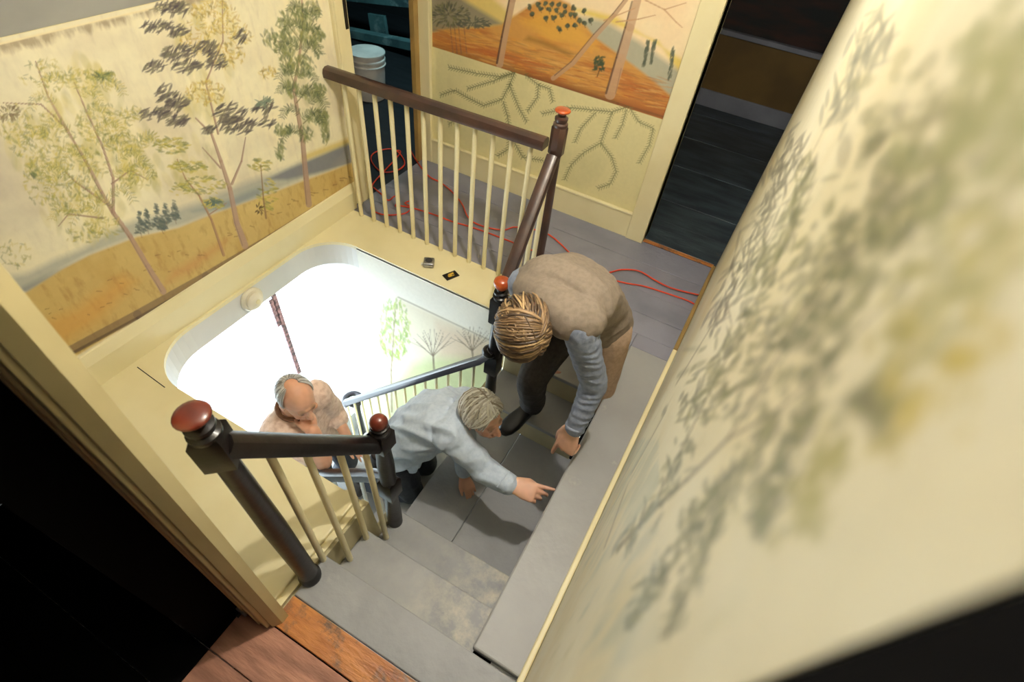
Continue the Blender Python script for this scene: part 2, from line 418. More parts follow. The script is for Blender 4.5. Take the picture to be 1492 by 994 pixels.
L_.leaves(312, 294, 12, 6, 24, [(92, 112, 104)], 4, 1.3)
tree([(388, 318), (384, 290), (380, 240)], 3, 1, (150, 120, 80)); L_.leaves(378, 305, 5, 8, 18, [(96, 74, 44)], 3, 1.2)
tree([(450, 298), (446, 260), (441, 205), (434, 165), (428, 130), (436, 85), (441, 40), (440, 0)], 9, 1.8)
for pts in ([(436, 90), (455, 62), (470, 50)], [(432, 150), (455, 122), (474, 135)], [(440, 190), (415, 195), (405, 215)], [(442, 180), (462, 162), (475, 180), (478, 196)], [(438, 60), (415, 30), (405, 32)], [(430, 125), (405, 60), (390, 55)]):
    L_.line(pts, 2, 1, (110, 104, 70), .7)
for cx, cy, rx, ry, n in ((428, 30, 26, 18, 90), (450, 15, 18, 14, 40), (455, 52, 18, 14, 60), (410, 62, 26, 14, 70), (400, 50, 20, 6, 20), (440, 95, 20, 16, 70), (420, 90, 12, 18, 40), (462, 62, 8, 24, 30), (455, 132, 20, 10, 60), (462, 170, 16, 10, 50), (474, 190, 6, 20, 36), (412, 190, 12, 9, 40), (408, 218, 6, 14, 24), (445, 195, 10, 10, 24), (425, 130, 10, 12, 30)):
    L_.leaves(cx, cy, rx, ry, int(n * 1.2), GG, 6, 1.9, 1.3, .5, 0, .8)
def frond(x, y, dx, ln, cols, op=.55, s=1.0):
    pts = []; n = 9
    for k in range(n + 1):
        t = k / n; pts.append((x + dx * ln * (t - .25 * t * t) , y - ln * .42 * math.sin(t * 2.0) + ln * .62 * t ** 2.4))
    L_.line(pts, 1.0 * s, .7 * s, cols[0], op * .8)
    for (x0, y0), (x1, y1) in zip(pts, pts[1:]):
        a = math.atan2(y1 - y0, x1 - x0)
        for q in (0, .5):
            for sd in (-1, 1):
                aa = a + sd * (.9 + .4 * rng.random()); l = (3.4 + 2.4 * rng.random()) * s
                L_.dab(x0 + (x1 - x0) * q + l * .8 * math.cos(aa), y0 + (y1 - y0) * q + l * .8 * math.sin(aa), aa, l, 1.1 * s, cols[int(rng.random() * len(cols))], op)
for x, y, dx, ln in ((165, 255, 1, 44), (185, 248, 1, 52), (150, 215, 1, 50), (125, 165, 1, 44), (118, 140, 1, 36), (100, 190, -1, 50), (130, 230, -1, 48), (115, 270, -1, 66), (98, 252, -1, 50), (150, 315, -1, 62), (165, 300, -1, 50), (80, 150, -1, 48),
                     (160, 285, 1, 46), (140, 190, 1, 54), (90, 120, -1, 40), (70, 200, -1, 44), (105, 312, -1, 40), (170, 235, 1, 56), (150, 130, 1, 40), (205, 205, 1, 34)):
    frond(x, y, dx, ln, YG, .5, 1.1)
for x, y, dx, ln in ((441, 40, -1, 34), (441, 45, 1, 28), (438, 70, -1, 44), (440, 72, 1, 36), (432, 108, -1, 36), (434, 112, 1, 34), (432, 140, 1, 44), (436, 165, -1, 34), (440, 172, 1, 40), (442, 196, -1, 40), (428, 130, -1, 30), (442, 20, 1, 26), (441, 12, -1, 26), (450, 150, 1, 34)):
    frond(x, y, dx, ln, [(92, 104, 74), (112, 122, 84), (76, 88, 68), (134, 138, 96)], .6, 1.0)
for x, y, h in ((205, 340, 34), (215, 335, 30), (229, 330, 36), (242, 325, 30), (255, 320, 28), (236, 335, 22)):   # little conifers
    for k in range(46):
        f = rng.random() ** .7; L_.dab(x - h * .05 * (1 - f) + (rng.random() - .5) * 15 * f, y - h * (1 - f), (rng.random() - .5) * 1.2 + .4, 4.2, 1.6, (86, 98, 98) if k % 2 else (112, 118, 108), .65)
    L_.line([(x, y), (x + 2, y + 6)], 1.4, 1, TRD, .6)
o = xl.build(M_MURAL); o['kind'] = 'structure'

# ---- back wall: orange landscape above, green vine sketch on bare plaster below
bw = Painted('wall_back', np.arange(-2.135, -.385, .004), np.arange(0, 1.75, .004), lambda a, b: (a, np.full_like(a, YB), b), None, (226, 216, 164))
def _ab(px, py):
    r = px_ray(px, py); t = YB / r[1]; p = EYE + r * t; return p[0], p[2]
bw.ab = _ab
W = bw; n1 = W.noise(.3, .3, 11); n2 = W.noise(.3, .05, 12); n3 = W.noise(.06, .02, 13)
W.wash(n1, .5, .75, (206, 200, 152), .6)
mur = (W.aa > -2.045) & (W.aa < -.5) & (W.bb > .785 + .0 * W.aa)
C0 = W.C.copy(); W.C[:] = lin((244, 226, 186)); W.wash(n1, .45, .7, (238, 206, 166), .6)
W.poly([(620, 0), (700, -20), (745, 20), (770, 60), (620, 80)], (214, 190, 96), .8, 5)
W.poly([(820, 10), (860, 15), (900, 25), (950, 60), (1000, 90), (990, 110), (960, 60)], (226, 200, 92), .85, 4)
W.poly([(826, 22), (880, 30), (930, 60), (1000, 110), (985, 190), (920, 110), (860, 60)], (168, 168, 148), .9, 5)
W.poly([(625, -10), (660, -10), (700, 15), (735, 36), (660, 44), (625, 52)], (118, 116, 112), .8, 4)
W.poly([(610, 52), (650, 42), (700, 40), (730, 36), (765, 12), (800, -8), (830, 5), (846, 30), (868, 55), (900, 78), (940, 108), (990, 150), (985, 200), (610, 100)], (206, 152, 80), 1, 2.5)
om = (W.C[..., 0] > .5) & (W.C[..., 2] < .1)
W.wash(n2 * om, .5, .7, (186, 112, 56), .75); W.wash(n3 * om, .55, .8, (226, 164, 70), .6)
W.poly([(760, 30), (800, 8), (850, 40), (870, 70), (800, 60)], (220, 168, 74), .8, 8)
W.poly([(770, 52), (800, 62), (840, 80), (830, 84), (790, 66), (764, 58)], (150, 112, 52), .7, 3)
W.poly([(690, 66), (740, 74), (800, 96), (780, 100), (720, 82), (680, 74)], (184, 96, 52), .6, 4)
W.poly([(625, 62), (700, 84), (800, 112), (900, 142), (990, 168), (990, 180), (620, 82)], (134, 78, 40), .75, 6)
W.poly([(900, 110), (950, 120), (985, 160), (980, 185), (900, 160)], (180, 104, 58), .55, 8)
for k in range(60):
    x = 640 + 330 * rng.random(); y = 60 + (x - 640) * .26 + 26 * (rng.random() - .5)
    W.line([(x, y), (x + 14, y + 3)], 1.4, .8, [(150, 90, 40), (228, 170, 80), (176, 70, 30)][k % 3], .5)
W.leaves(655, 22, 30, 18, 150, [(92, 92, 70), (120, 118, 80), (74, 76, 66)], 4, 1.4, None, .6); W.leaves(690, 34, 24, 8, 60, [(90, 92, 80)], 4, 1.4)
for x in (656, 668, 676, 662): W.line([(x, 38), (x + 4, 78)], 1.6, 1.6, (128, 96, 76), .7)
for k in range(420):
    x = 636 + 335 * rng.random(); y = 40 + (x - 640) * .27 + 62 * rng.random() - 14
    if y < 74 + (x - 640) * .27: W.dab(x, y, .22 + (rng.random() - .5) * .3, 10 + 10 * rng.random(), 1.3, [(176, 112, 60), (222, 176, 108), (164, 92, 56), (200, 140, 72), (150, 116, 72), (214, 150, 70)][k % 6], .38 * min(1, max(0, (y - 34 - .1 * (x - 640)) / 14)))
W.line([(728, 94), (735, 55), (747, 0), (750, -10)], 10, 8, (192, 156, 124), .9); W.line([(724, 92), (731, 54), (742, 0)], 3.0, 2.4, (92, 62, 48), .9)
W.line([(806, 114), (835, 92), (868, 52), (895, 22), (915, -4)], 7, 6, (190, 154, 122), .85); W.line([(808, 110), (832, 90), (865, 50), (893, 20), (912, -4)], 1.6, 1.6, (110, 80, 62), .7)
W.line([(889, 138), (905, 85), (918, 40), (930, -5)], 15, 11, (194, 158, 126), .85); W.line([(883, 136), (898, 84), (911, 40), (921, 2)], 3.0, 2.2, (100, 72, 56), .85); W.line([(897, 136), (905, 100)], 1.4, 1.2, (140, 106, 84), .6)
for pts in ([(898, 32), (930, 28), (955, 22)], [(940, 0), (968, 14), (1000, 4)], [(968, 14), (985, 32), (994, 40)], [(880, 30), (925, 12)]): W.line(pts, 2.4, 1.4, (196, 150, 110), .8)
def lolly(x, y, r):
    for k in range(5): W.dab(x + (rng.random() - .5) * r, y + (rng.random() - .5) * r, rng.random() * 3, r * .75, r * .6, [(74, 82, 66), (94, 100, 76), (58, 66, 58)][k % 3], .85)
    W.line([(x, y + r * .7), (x + 1, y + r * 1.4)], 1.2, 1, (90, 70, 44), .7)
for x, y in ((772, 10), (784, 7), (794, 6), (804, 6), (814, 7), (824, 8), (836, 11), (776, 20), (788, 12), (800, 14), (812, 15), (823, 18), (838, 22), (851, 16), (796, 27), (807, 26), (818, 22), (831, 21), (852, 34), (815, 42), (826, 37), (838, 36), (844, 30), (861, 30)):
    lolly(x, y, 4.6)
W.line([(628, 73), (700, 93), (800, 122), (900, 151), (968, 171)], 4, 4, (120, 78, 50), .6)
for k in range(30): W.dab(873 + (rng.random() - .5) * 14, 93 + (rng.random() - .5) * 20, rng.random() * 3, 4.5, 2, (66, 82, 58), .8)
W.line([(874, 100), (870, 112)], 1.8, 1.4, (84, 62, 40), .8)
for x, y, h, wd in ((941, 78, 22, 5), (951, 76, 20, 4.5), (978, 92, 30, 5)):
    for k in range(40):
        t = rng.random(); W.dab(x + (t - .5) * 6 + (rng.random() - .5) * wd, y + (.5 - t) * 2 * h * .8, 1.8, 4.5, 1.5, (84, 92, 78) if k % 2 else (104, 108, 90), .7)
W.C = np.where(mur[..., None], W.C, C0)
VN = [[(430, 350), (360, 370), (250, 355), (110, 325)], [(430, 350), (330, 390), (200, 430)], [(410, 400), (370, 480), (280, 510), (200, 470), (140, 435), (70, 460)], [(430, 352), (405, 410), (450, 520), (490, 590)],
      [(480, 360), (545, 410), (540, 470), (490, 540)], [(545, 410), (600, 430), (615, 495)], [(375, 490), (395, 560), (410, 650), (400, 720), (345, 755)], [(430, 690), (470, 760), (570, 775)], [(980, 515), (900, 540), (800, 530), (700, 520), (560, 550)],
      [(900, 545), (870, 620), (845, 690), (760, 740), (700, 800), (670, 870)], [(845, 690), (900, 760), (920, 830), (890, 890), (830, 910)], [(985, 520), (1030, 590), (1100, 620), (1080, 700), (1030, 790)], [(970, 530), (950, 600), (915, 670)], [(820, 545), (750, 620), (720, 690)], [(170, 565), (110, 600)]]
for vi, v in enumerate(VN):
    q = [(620 + x / 3.3136, y / 3.3136) for x, y in v]; W.line(q, 1.2, 1.0, (120, 120, 84), .7)
    for (x0, y0), (x1, y1) in zip(q, q[1:]):
        n = int(math.hypot(x1 - x0, y1 - y0) / 1.9); a = math.atan2(y1 - y0, x1 - x0)
        for k in range(n):
            x = x0 + (x1 - x0) * k / n; y = y0 + (y1 - y0) * k / n; sd = 1 if k % 2 else -1
            W.line([(x, y), (x + 5 * math.cos(a + sd * .9), y + 5 * math.sin(a + sd * .9))], 1.3, .9, (92, 94, 62) if vi < 9 else (124, 122, 82), .7)
o = bw.build(M_MURAL); o['kind'] = 'structure'

# ---- right wall: very close to the lens, willow-like tree in grey green
ga = [.060]; 
while ga[-1] < 2.95: ga.append(ga[-1] + max(.0016, .0075 * (ga[-1])))
gb = list(np.arange(0, 1.3, .012)) + list(np.arange(1.3, 2.05, .0026)) + list(np.arange(2.05, 2.9, .03))
XR = lambda y: .0585 + .0155 * y
rw = Painted('wall_right', np.array(ga), np.array(gb), lambda a, b: (XR(a), a, b), None, (232, 225, 196))
def _ab(px, py):
    r = px_ray(px, py); d = r[0] - .0155 * r[1]
    if d <= 1e-4: return 2.95, 2.0
    t = .0585 / d; p = EYE + r * t; return p[1], p[2]
rw.ab = _ab
W = rw; n1 = W.noise(.3, .3, 21); n2 = W.noise(.03, .12, 22, 3)
W.wash(n1, .45, .7, (222, 208, 164), .6)
W.wash(n2, .62, .8, (196, 192, 150), .3)
RG = [(118, 122, 90), (136, 136, 98), (104, 108, 84), (152, 150, 108), (114, 114, 94)]
def spray(pts, wd, n, l, wdt, ang=None, cols=RG, op=.5):
    seg = [math.hypot(b[0] - a[0], b[1] - a[1]) for a, b in zip(pts, pts[1:])]; tot = sum(seg)
    for k in range(n):
        t = rng.random() * tot; i = 0
        while t > seg[i] and i < len(seg) - 1: t -= seg[i]; i += 1
        f = t / seg[i]; x = pts[i][0] + (pts[i + 1][0] - pts[i][0]) * f + rng.normal() * wd; y = pts[i][1] + (pts[i + 1][1] - pts[i][1]) * f + rng.normal() * wd
        a = (math.atan2(pts[i + 1][1] - pts[i][1], pts[i + 1][0] - pts[i][0]) if ang is None else ang) + rng.normal() * .35
        W.dab(x, y, a, l * (.6 + .8 * rng.random()), wdt, cols[k % len(cols)], op)
BR = (128, 118, 98)
for pts, w0 in (([(900, 800), (960, 735), (1000, 700), (1060, 640), (1130, 600), (1180, 560), (1260, 470), (1340, 390), (1420, 340)], 6), ([(960, 720), (1020, 600), (1090, 460), (1130, 380), (1190, 260)], 2.5), ([(1060, 640), (1110, 560), (1160, 470), (1250, 350), (1330, 250)], 4),
                ([(1160, 470), (1200, 400), (1280, 330), (1380, 300), (1480, 290)], 5), ([(985, 560), (1040, 470), (1120, 350), (1200, 190), (1290, 40)], 1.4), ([(880, 800), (920, 690), (970, 600)], 1.6)):
    W.line(pts, w0, w0 * .6, BR, .65)
spray([(1290, 20), (1260, 80), (1215, 170)], 12, 90, 20, 3.5, 2.0, [(150, 150, 130), (130, 132, 116)], .45)
spray([(1160, 200), (1120, 300), (1080, 390), (1040, 470)], 9, 150, 16, 2.2, 2.05, [(128, 126, 108), (110, 108, 96)], .5)
spray([(1180, 240), (1150, 330), (1110, 400)], 8, 90, 16, 3, 2.1, RG, .5)
spray([(1120, 400), (1080, 480), (1030, 560), (1000, 620)], 14, 170, 12, 3, 2.2, RG, .5)
spray([(1240, 330), (1180, 430), (1120, 520), (1060, 590)], 26, 230, 14, 5, 2.4, RG, .45)
spray([(1130, 600), (1100, 660), (1060, 720), (1030, 790), (1000, 860), (975, 920)], 8, 130, 14, 4.5, 2.1, RG, .5)
spray([(1060, 690), (1020, 740), (985, 800), (950, 860), (915, 910)], 8, 110, 14, 4.5, 2.1, RG, .5)
spray([(1190, 580), (1160, 640), (1130, 700), (1105, 780)], 12, 120, 15, 6, 2.0, RG, .5)
spray([(1000, 640), (980, 700), (940, 760), (900, 800)], 9, 80, 12, 3, 2.1, RG, .45)
spray([(1300, 300), (1250, 400), (1210, 480), (1180, 560)], 26, 170, 16, 8, 2.2, RG, .4)
spray([(1380, 150), (1320, 260), (1280, 330)], 40, 130, 24, 12, 2.3, RG, .38)
spray([(1490, 60), (1440, 180), (1380, 280)], 50, 110, 34, 17, 2.2, [(152, 156, 112), (168, 168, 120)], .38)
spray([(1480, 300), (1420, 400), (1330, 500)], 34, 80, 26, 14, 2.3, [(184, 176, 112), (160, 158, 108)], .4)
spray([(1330, 470), (1300, 560), (1290, 640)], 18, 46, 22, 12, 2.0, [(186, 172, 96), (160, 152, 96)], .45)
spray([(1430, 470), (1370, 560), (1310, 620)], 20, 40, 24, 13, 2.2, [(196, 178, 96)], .42)
spray([(1230, 640), (1180, 700), (1170, 770)], 14, 40, 22, 10, 2.0, [(168, 162, 100)], .45)
spray([(1290, 560), (1240, 620)], 20, 30, 22, 11, 2.0, RG, .35)
W.wash(np.clip((W.PY > 640) * (W.PX < 960) * (W.PX - 780) / 120, 0, 1) * n2, .3, .6, (170, 184, 176), .4)
o = rw.build(M_MURALGLOSS); o['kind'] = 'structure'

# ---- plain parts of the shell
struct('wall_right_core', B().prism([(XR(.07) + .003, .066), (XR(2.94) + .003, 2.945), (.35, 2.945), (.35, .066)], -2.29, 2.9), M_CREAM)
struct('wall_left_below', B().box(-2.33, XL - .002, .10, 2.2, 0, 1.36), M_CREAM)
struct('wall_left_header', B().box(-2.2, XL - .002, 2.2, 2.96, 1.9, 2.9), M_CREAM)
struct('wall_back_core', B().box(-2.2, -.385, YB + .003, YB + .12, -.3, 2.9), M_CREAM)
struct('wall_back_header', B().box(-.385, .4, YB, YB + .12, 2.15, 2.9), M_CREAM)
struct('baseboard_left', B().prism([(XL, 0), (XL + .028, 0), (XL + .028, .12), (XL + .018, .145), (XL + .008, .165), (XL, .168)], .10, 2.16, axis='y'), M_CREAM)
b = B().box(-2.05, -.5, YB - .022, YB, 0, .165).box(-2.05, -.5, YB - .028, YB, .165, .18, .004)
struct('baseboard_back', b, M_CREAM)
struct('trim_1', B().box(-.502, -.385, YB - .035, YB + .14, 0, 2.2, .006), M_CREAM)                     # casing right of the landscape
b = B().box(-2.13, -2.05, YB - .03, YB, 0, 2.1, .005)
struct('trim_2', b, M_CREAM)
struct('trim_3', B().box(-2.16, XL + .022, 2.195, 2.30, 0, 1.95, .006).box(-2.16, XL + .03, 2.2, 2.215, 0, 1.95, .004), M_CREAM)
struct('trim_4', B().prism([(XR(.09) - .022, .21), (XR(.09), .21), (XR(2.09), 2.09), (XR(2.09) - .022, 2.09)], -.0, .035, .006), M_CREAM)
struct('trim_5', B().prism([(XR(2.09) - .022, 2.095), (XR(2.09), 2.095), (XR(2.94), 2.94), (XR(2.94) - .022, 2.94)], .0, .035, .006), mat('tan_trim', (168, 138, 82), .5))
struct('trim_6', B().box(-.502, .09, YB + .0, YB + .03, .0, .006), M_ORANGE)
# sloping ceiling over the left wall and flat ceiling above
struct('ceiling', B().prism([(-2.2, 1.312), (-2.13, 1.312), (-.54, 2.9), (.5, 2.9), (.5, 3.0), (-2.2, 3.0)], -.9, 3.0, axis='y'), M_CEIL)

# near wall, its painted casing and the unlit room behind it
struct('wall_near', B().box(-2.33, -.905, -.04, .10, 0, 2.9), M_BLACKOUT)  # no light reaches this face; that dark is put into its colour
b = B().box(-.905, -.762, .088, .148, 0, 2.9, .004).box(-.865, -.855, .083, .09, 0, 2.9, .002).box(-.80, -.793, .083, .09, 0, 2.9, .002)
nc = struct('door_casing_near', b, M_CREAMDK)
nc.name = 'trim_7'
struct('trim_8', B().prism([(-.764, .10), (-.75, .10), (-.732, .125), (-.732, .152), (-.764, .152)], 0, 2.9), M_CREAMDK)
struct('trim_9', B().box(XR(.06) - .001, .30, -.05, .058, 0, 2.9), M_BLACKOUT)                              # dark right jamb, right beside the lens

# floors -----------------------------------------------------------
floor = struct('floor')
def board(name, x0, x1, y0, y1, z1, m, parent, th=.028, bev=.003):
    return B().box(x0 + .001, x1 - .001, y0 + .0012, y1 - .0012, z1 - th, z1, bev).build(name, m, parent)
for i, (y0, y1, x0) in enumerate(((2.74, 2.96, -2.13), (2.48, 2.74, -2.13), (2.29, 2.48, -2.13), (2.125, 2.29, -2.13), (1.965, 2.125, -.775))):
    board('floor_board', x0, .085 if i < 4 else -.137, y0, y1, 0 - .001 * (i % 2), M_GREY, floor)
B().box(-.137, .092, .379, 2.018, -.03, .004, .008).build('ledge_board', M_LEDGE, floor)
B().box(-.137, .10, 2.02, 2.125, -.03, -.001, .003).build('floor_board', M_GREY, floor)
board('threshold_board', -.765, .06, .106, .209, 0, M_ORANGE, floor)
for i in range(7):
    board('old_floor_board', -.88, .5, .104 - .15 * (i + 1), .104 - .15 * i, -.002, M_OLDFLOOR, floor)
    board('old_floor_board', -1.9, -.88, .104 - .15 * (i + 1), .104 - .15 * i, -.002, M_BLACKOUT, floor)  # shade past the jamb put into colour: black copies of the boards
# near room shell, its darkness put into black walls
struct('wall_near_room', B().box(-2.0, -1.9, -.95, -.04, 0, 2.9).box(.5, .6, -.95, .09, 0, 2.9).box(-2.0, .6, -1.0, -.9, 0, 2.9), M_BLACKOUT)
struct('floor_light_block', B().box(-2.1, .6, -1.1, .21, -.10, -.032).box(-2.33, .4, 2.13, 3.05, -.12, -.04).box(-2.1, 1.3, 2.96, 5.6, -.14, -.045), M_BLACKOUT)  # added slabs that stop light leaking up between the boards

# cream shelf around the stairwell with its rounded opening
def rounded_hole():
    pts = [(-.775, .148), (-2.13, .148), (-2.13, 2.125), (-.775, 2.125), (-.775, 1.84)]
    def arc(cx, cy, r, a0, a1, n=10): return [(cx + r * math.cos(a0 + (a1 - a0) * k / n), cy + r * math.sin(a0 + (a1 - a0) * k / n)) for k in range(n + 1)]
    hole = [(-1.97 + .18, 1.84)]
    hole = arc(-2.088 + .24, 1.84 - .24, .24, PI / 2, PI) + arc(-2.088 + .27, .6 + .27, .27, PI, 1.5 * PI)
    return pts + hole + [(-.775, .6)], hole
pts, hole = rounded_hole()
shelf = struct('floor_shelf', B().prism(pts, -.02, 0), M_CREAM)
b = B()
hp = [(-.80, 1.84)] + hole + [(-.80, .6)]
for (x0, y0), (x1, y1) in zip(hp[1:-1], hp[2:]):
    b.quad((x0, y0, -.0205), (x1, y1, -.0205), (x1, y1, -.165), (x0, y0, -.165))
fascia = struct('trim_10', b, M_WHITE)
b = B()      # soffit under the rounded corners
for (x0, y0), (x1, y1) in zip(hole, hole[1:]):
    b.quad((x0, y0, -.165), (x1, y1, -.165), (-2.13, y1, -.165), (-2.13, y0, -.165))
struct('ceiling_well', b, M_WHITE)
struct('trim_11', B().prism([(.15, 0), (.15, .022), (.60, .022), (.60, 0)], -.862, -.80, .006, axis='x'), M_CREAM)

# lower hall ---------------------------------------------------------
LZ = -2.29
lm = Painted('wall_hall', np.arange(-1.93, -.80, .008), np.arange(LZ, -.002, .008), lambda a, b: (a, np.full_like(a, 1.84), b), None, (232, 232, 222))
def _ab(px, py):
    r = px_ray(px, py); t = 1.84 / r[1]; p = EYE + r * t; return p[0], p[2]
lm.ab = _ab
W = lm; n1 = W.noise(.3, .3, 31)
W.poly([(578, 433), (716, 497), (716, 640), (540, 700), (535, 520), (560, 470)], (218, 212, 188), .8, 4)
W.poly([(600, 530), (640, 520), (716, 520), (716, 640), (560, 640), (575, 560)], (176, 196, 128), .6, 8)
W.poly([(636, 470), (716, 500), (716, 530), (640, 520)], (206, 176, 150), .45, 8)
W.line([(580, 433), (716, 497)], 2, 2, (180, 176, 160), .9)
W.leaves(575, 480, 24, 44, 200, [(150, 176, 80), (176, 196, 104), (126, 156, 84)], 5, 1.6, 1.4, .6)
W.line([(571, 600), (570, 540), (574, 480), (576, 450)], 3, 1.4, (140, 124, 96), .8)
for bx, by, s_ in ((633, 545, 1.0), (690, 535, .9)):
    W.line([(bx, by), (bx - 2, by - 28 * s_)], 3, 2, (110, 96, 80), .85)
    for a in (-2.5, -2.1, -1.8, -1.4, -1.05, -.7):
        x1 = bx - 2 + 30 * s_ * math.cos(a); y1 = by - 26 * s_ + 34 * s_ * math.sin(a); W.line([(bx - 2, by - 26 * s_), (x1, y1)], 1.8, .9, (116, 102, 86), .75)
        for c_ in (-.5, .5): W.line([((bx + x1) / 2, (by - 26 * s_ + y1) / 2), (x1 + 10 * math.cos(a + c_), y1 + 6 * math.sin(a + c_))], 1, .8, (124, 112, 98), .6)
o = lm.build(M_MURAL); o['kind'] = 'structure'
struct('wall_hall_core', B().box(-2.33, -.81, 1.843, 1.95, LZ, -.03).box(-.81, -.775, 1.60, 1.95, LZ, -.61), M_WHITE)
struct('trim_13', B().box(-2.16, -2.128, 2.885, 2.955, 0, 1.95), mat('tan_trim', (168, 138, 82), .5))
struct('floor_light_block_near', B().box(-.13, .06, .30, .50, -.12, -.034), M_BLACKOUT)  # added block against a light leak at the ledge end
struct('wall_light_block', B().box(-.192, -.108, 1.56, 2.0, -.60, -.56), M_BLACKOUT)  # added black sheet shutting hall light out of the stair gap
struct('floor_hall', B().box(-2.6, .1, -.2, 1.85, LZ - .05, LZ), mat('pale_hall_floor', (226, 230, 232), .4, (214, 222, 226), 3))
struct('wall_hall_near', B().box(-2.3, .35, -.25, -.15, LZ, -.03), M_WHITE)
struct('ceiling_hall', B().box(-2.33, -.78, -.2, .60, -.06, -.021).box(-2.33, -2.13, .1, 1.84, -.02, 0), M_WHITE)
struct('wall_stair_end', B().box(-.06, .35, .10, 1.9, LZ, -.03), M_WHITE)
# front wall: door and sidelights, wide glass with thin bars
fw = struct('window_1')
struct('wall_front', B().box(-2.33, -2.15, -.2, .42, LZ, -.03).box(-2.33, -2.15, .42, 1.93, -.22, -.03).box(-2.33, -2.15, 1.95, 2.0, LZ, -.03), M_WHITE)
for y in (.42, 1.93): B().box(-2.24, -2.19, y - .02, y + .02, LZ, -.22, .003).build('window_stile', M_WHITE, fw)
for z in (-.24,): B().box(-2.23, -2.2, .42, 1.93, z - .018, z + .018, .003).build('window_bar', M_WHITE, fw)
B().box(-2.24, -2.19, .42, 1.93, LZ, LZ + .25, .003).build('window_panel', M_WHITE, fw)
tag(B().box(-2.11, -2.10, 1.37, 1.40, -.92, -.17).box(-2.108, -2.10, 1.345, 1.375, -.42, -.2).build('curtain_strip', mat('pink_grey_cloth', (196, 156, 164), .8, (110, 100, 108), 40, mixlo=.40, mixhi=.62)), 'narrow pink and grey cloth strip hanging in the bright doorway downstairs', 'curtain')
struct('ground', B().box(-14, -2.6, -8, 12, LZ - .3, LZ - .2), mat('pale_ground', (225, 228, 230), .9))

# dark rooms behind the two upstairs doorways -------------------------
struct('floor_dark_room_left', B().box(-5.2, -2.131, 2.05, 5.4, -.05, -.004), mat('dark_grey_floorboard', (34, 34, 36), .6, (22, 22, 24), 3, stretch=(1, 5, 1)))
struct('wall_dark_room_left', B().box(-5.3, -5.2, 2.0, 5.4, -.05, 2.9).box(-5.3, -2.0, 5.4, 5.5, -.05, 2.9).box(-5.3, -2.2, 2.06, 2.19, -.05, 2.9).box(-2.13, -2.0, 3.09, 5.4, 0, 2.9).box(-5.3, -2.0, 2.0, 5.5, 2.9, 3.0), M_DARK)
fl2 = struct('floor_dark_room_right')
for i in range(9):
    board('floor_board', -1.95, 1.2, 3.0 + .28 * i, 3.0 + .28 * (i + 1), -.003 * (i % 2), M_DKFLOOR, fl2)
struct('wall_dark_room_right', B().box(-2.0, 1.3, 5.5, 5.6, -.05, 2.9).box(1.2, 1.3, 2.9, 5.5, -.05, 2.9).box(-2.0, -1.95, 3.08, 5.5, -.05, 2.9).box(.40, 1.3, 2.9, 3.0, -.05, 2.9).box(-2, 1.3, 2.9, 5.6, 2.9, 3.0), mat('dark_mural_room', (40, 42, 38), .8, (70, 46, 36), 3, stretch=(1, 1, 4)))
struct('wall_wainscot', B().box(-1.95, 1.2, 5.47, 5.5, .15, .62), M_TAN)
struct('baseboard_far', B().box(-1.95, 1.2, 5.455, 5.5, 0, .15, .006), M_GREYTRIM)
struct('trim_12', B().box(-1.95, 1.2, 5.44, 5.5, .62, .66, .006), M_GREYTRIM)

# ================================================================== STAIRCASES
st = tag(empty('staircase', (-.45, .37, -.57)), 'grey painted upper stairs dropping both ways to the landing where the men kneel', 'stairs')
def add(b, name, m, par=st, **k):
    o = b.build(name, m, par, **k); o.matrix_parent_inverse = Matrix.Translation(-par.location); return o
X0, X1 = -.765, -.11
add(B().box(X0, .055, .2105, .368, -.028, -.001, .005), 'tread', M_GREYTREAD)
add(B().box(X0, X1, .345, .568, -.218, -.19, .006), 'tread', M_TREADWORN)
add(B().box(X0, X1, .545, .769, -.408, -.38, .006), 'tread', M_TREADWORN)
add(B().box(-.785, -.5035, .745, 1.565, -.598, -.57, .005), 'landing_board', M_GREYTREAD)
add(B().box(-.5015, X1, .745, 1.565, -.598, -.57, .005), 'landing_board', M_GREYTREAD)
add(B().box(-.765, -.19, 1.53, 1.79, -.408, -.38, .006), 'tread', M_GREYTREAD)
add(B().box(-.765, -.19, 1.755, 1.99, -.218, -.19, .006), 'tread', M_GREYTREAD)
for y0, y1, z0, z1 in ((.335, .347, -.19, -.028), (.535, .547, -.38, -.218), (.735, .747, -.57, -.408), (1.555, 1.567, -.57, -.408), (1.78, 1.792, -.38, -.218), (1.985, 1.997, -.19, -.03)):
    add(B().box(X0 + .004, X1 if y0 < 1.5 or y0 > 1.9 else -.19, y0, y1, z0, z1), 'riser', M_RISER)
add(B().prism([(.38, -.03), (1.995, -.03), (1.995, -.7), (.38, -.7)], -.11, -.09, axis='x'), 'stringer', mat('dark_stringer', (44, 42, 42), .7))
add(B().prism([(.15, -.021), (.615, -.021), (.64, -.36), (.745, -.36), (.745, -.57), (.745, -.8), (.15, -.8)], -.80, -.767, axis='x'), 'stringer', M_RISER)
add(B().prism([(1.57, -.60), (1.57, -.37), (1.79, -.37), (1.79, -.18), (2.0, -.18), (2.0, -.002), (2.12, -.002), (2.12, -.6)], -.80, -.768, axis='x'), 'stringer', M_RISER)
lo = tag(empty('staircase', (-1.4, 1.1, -2.29)), 'lower stairs descending from the landing to the bright hall', 'stairs')
r_, t_ = .215, .197
for k in range(1, 8):
    z = -.57 - r_ * k; x1 = -.775 - t_ * (k - 1)
    add(B().box(x1 - t_ - .02, x1, .77, 1.565, z - .028, z, .006), 'tread', M_GREYTREAD, lo)
    add(B().box(x1 - .012, x1, .78, 1.56, z, z + r_ - .028), 'riser', M_RISER, lo)
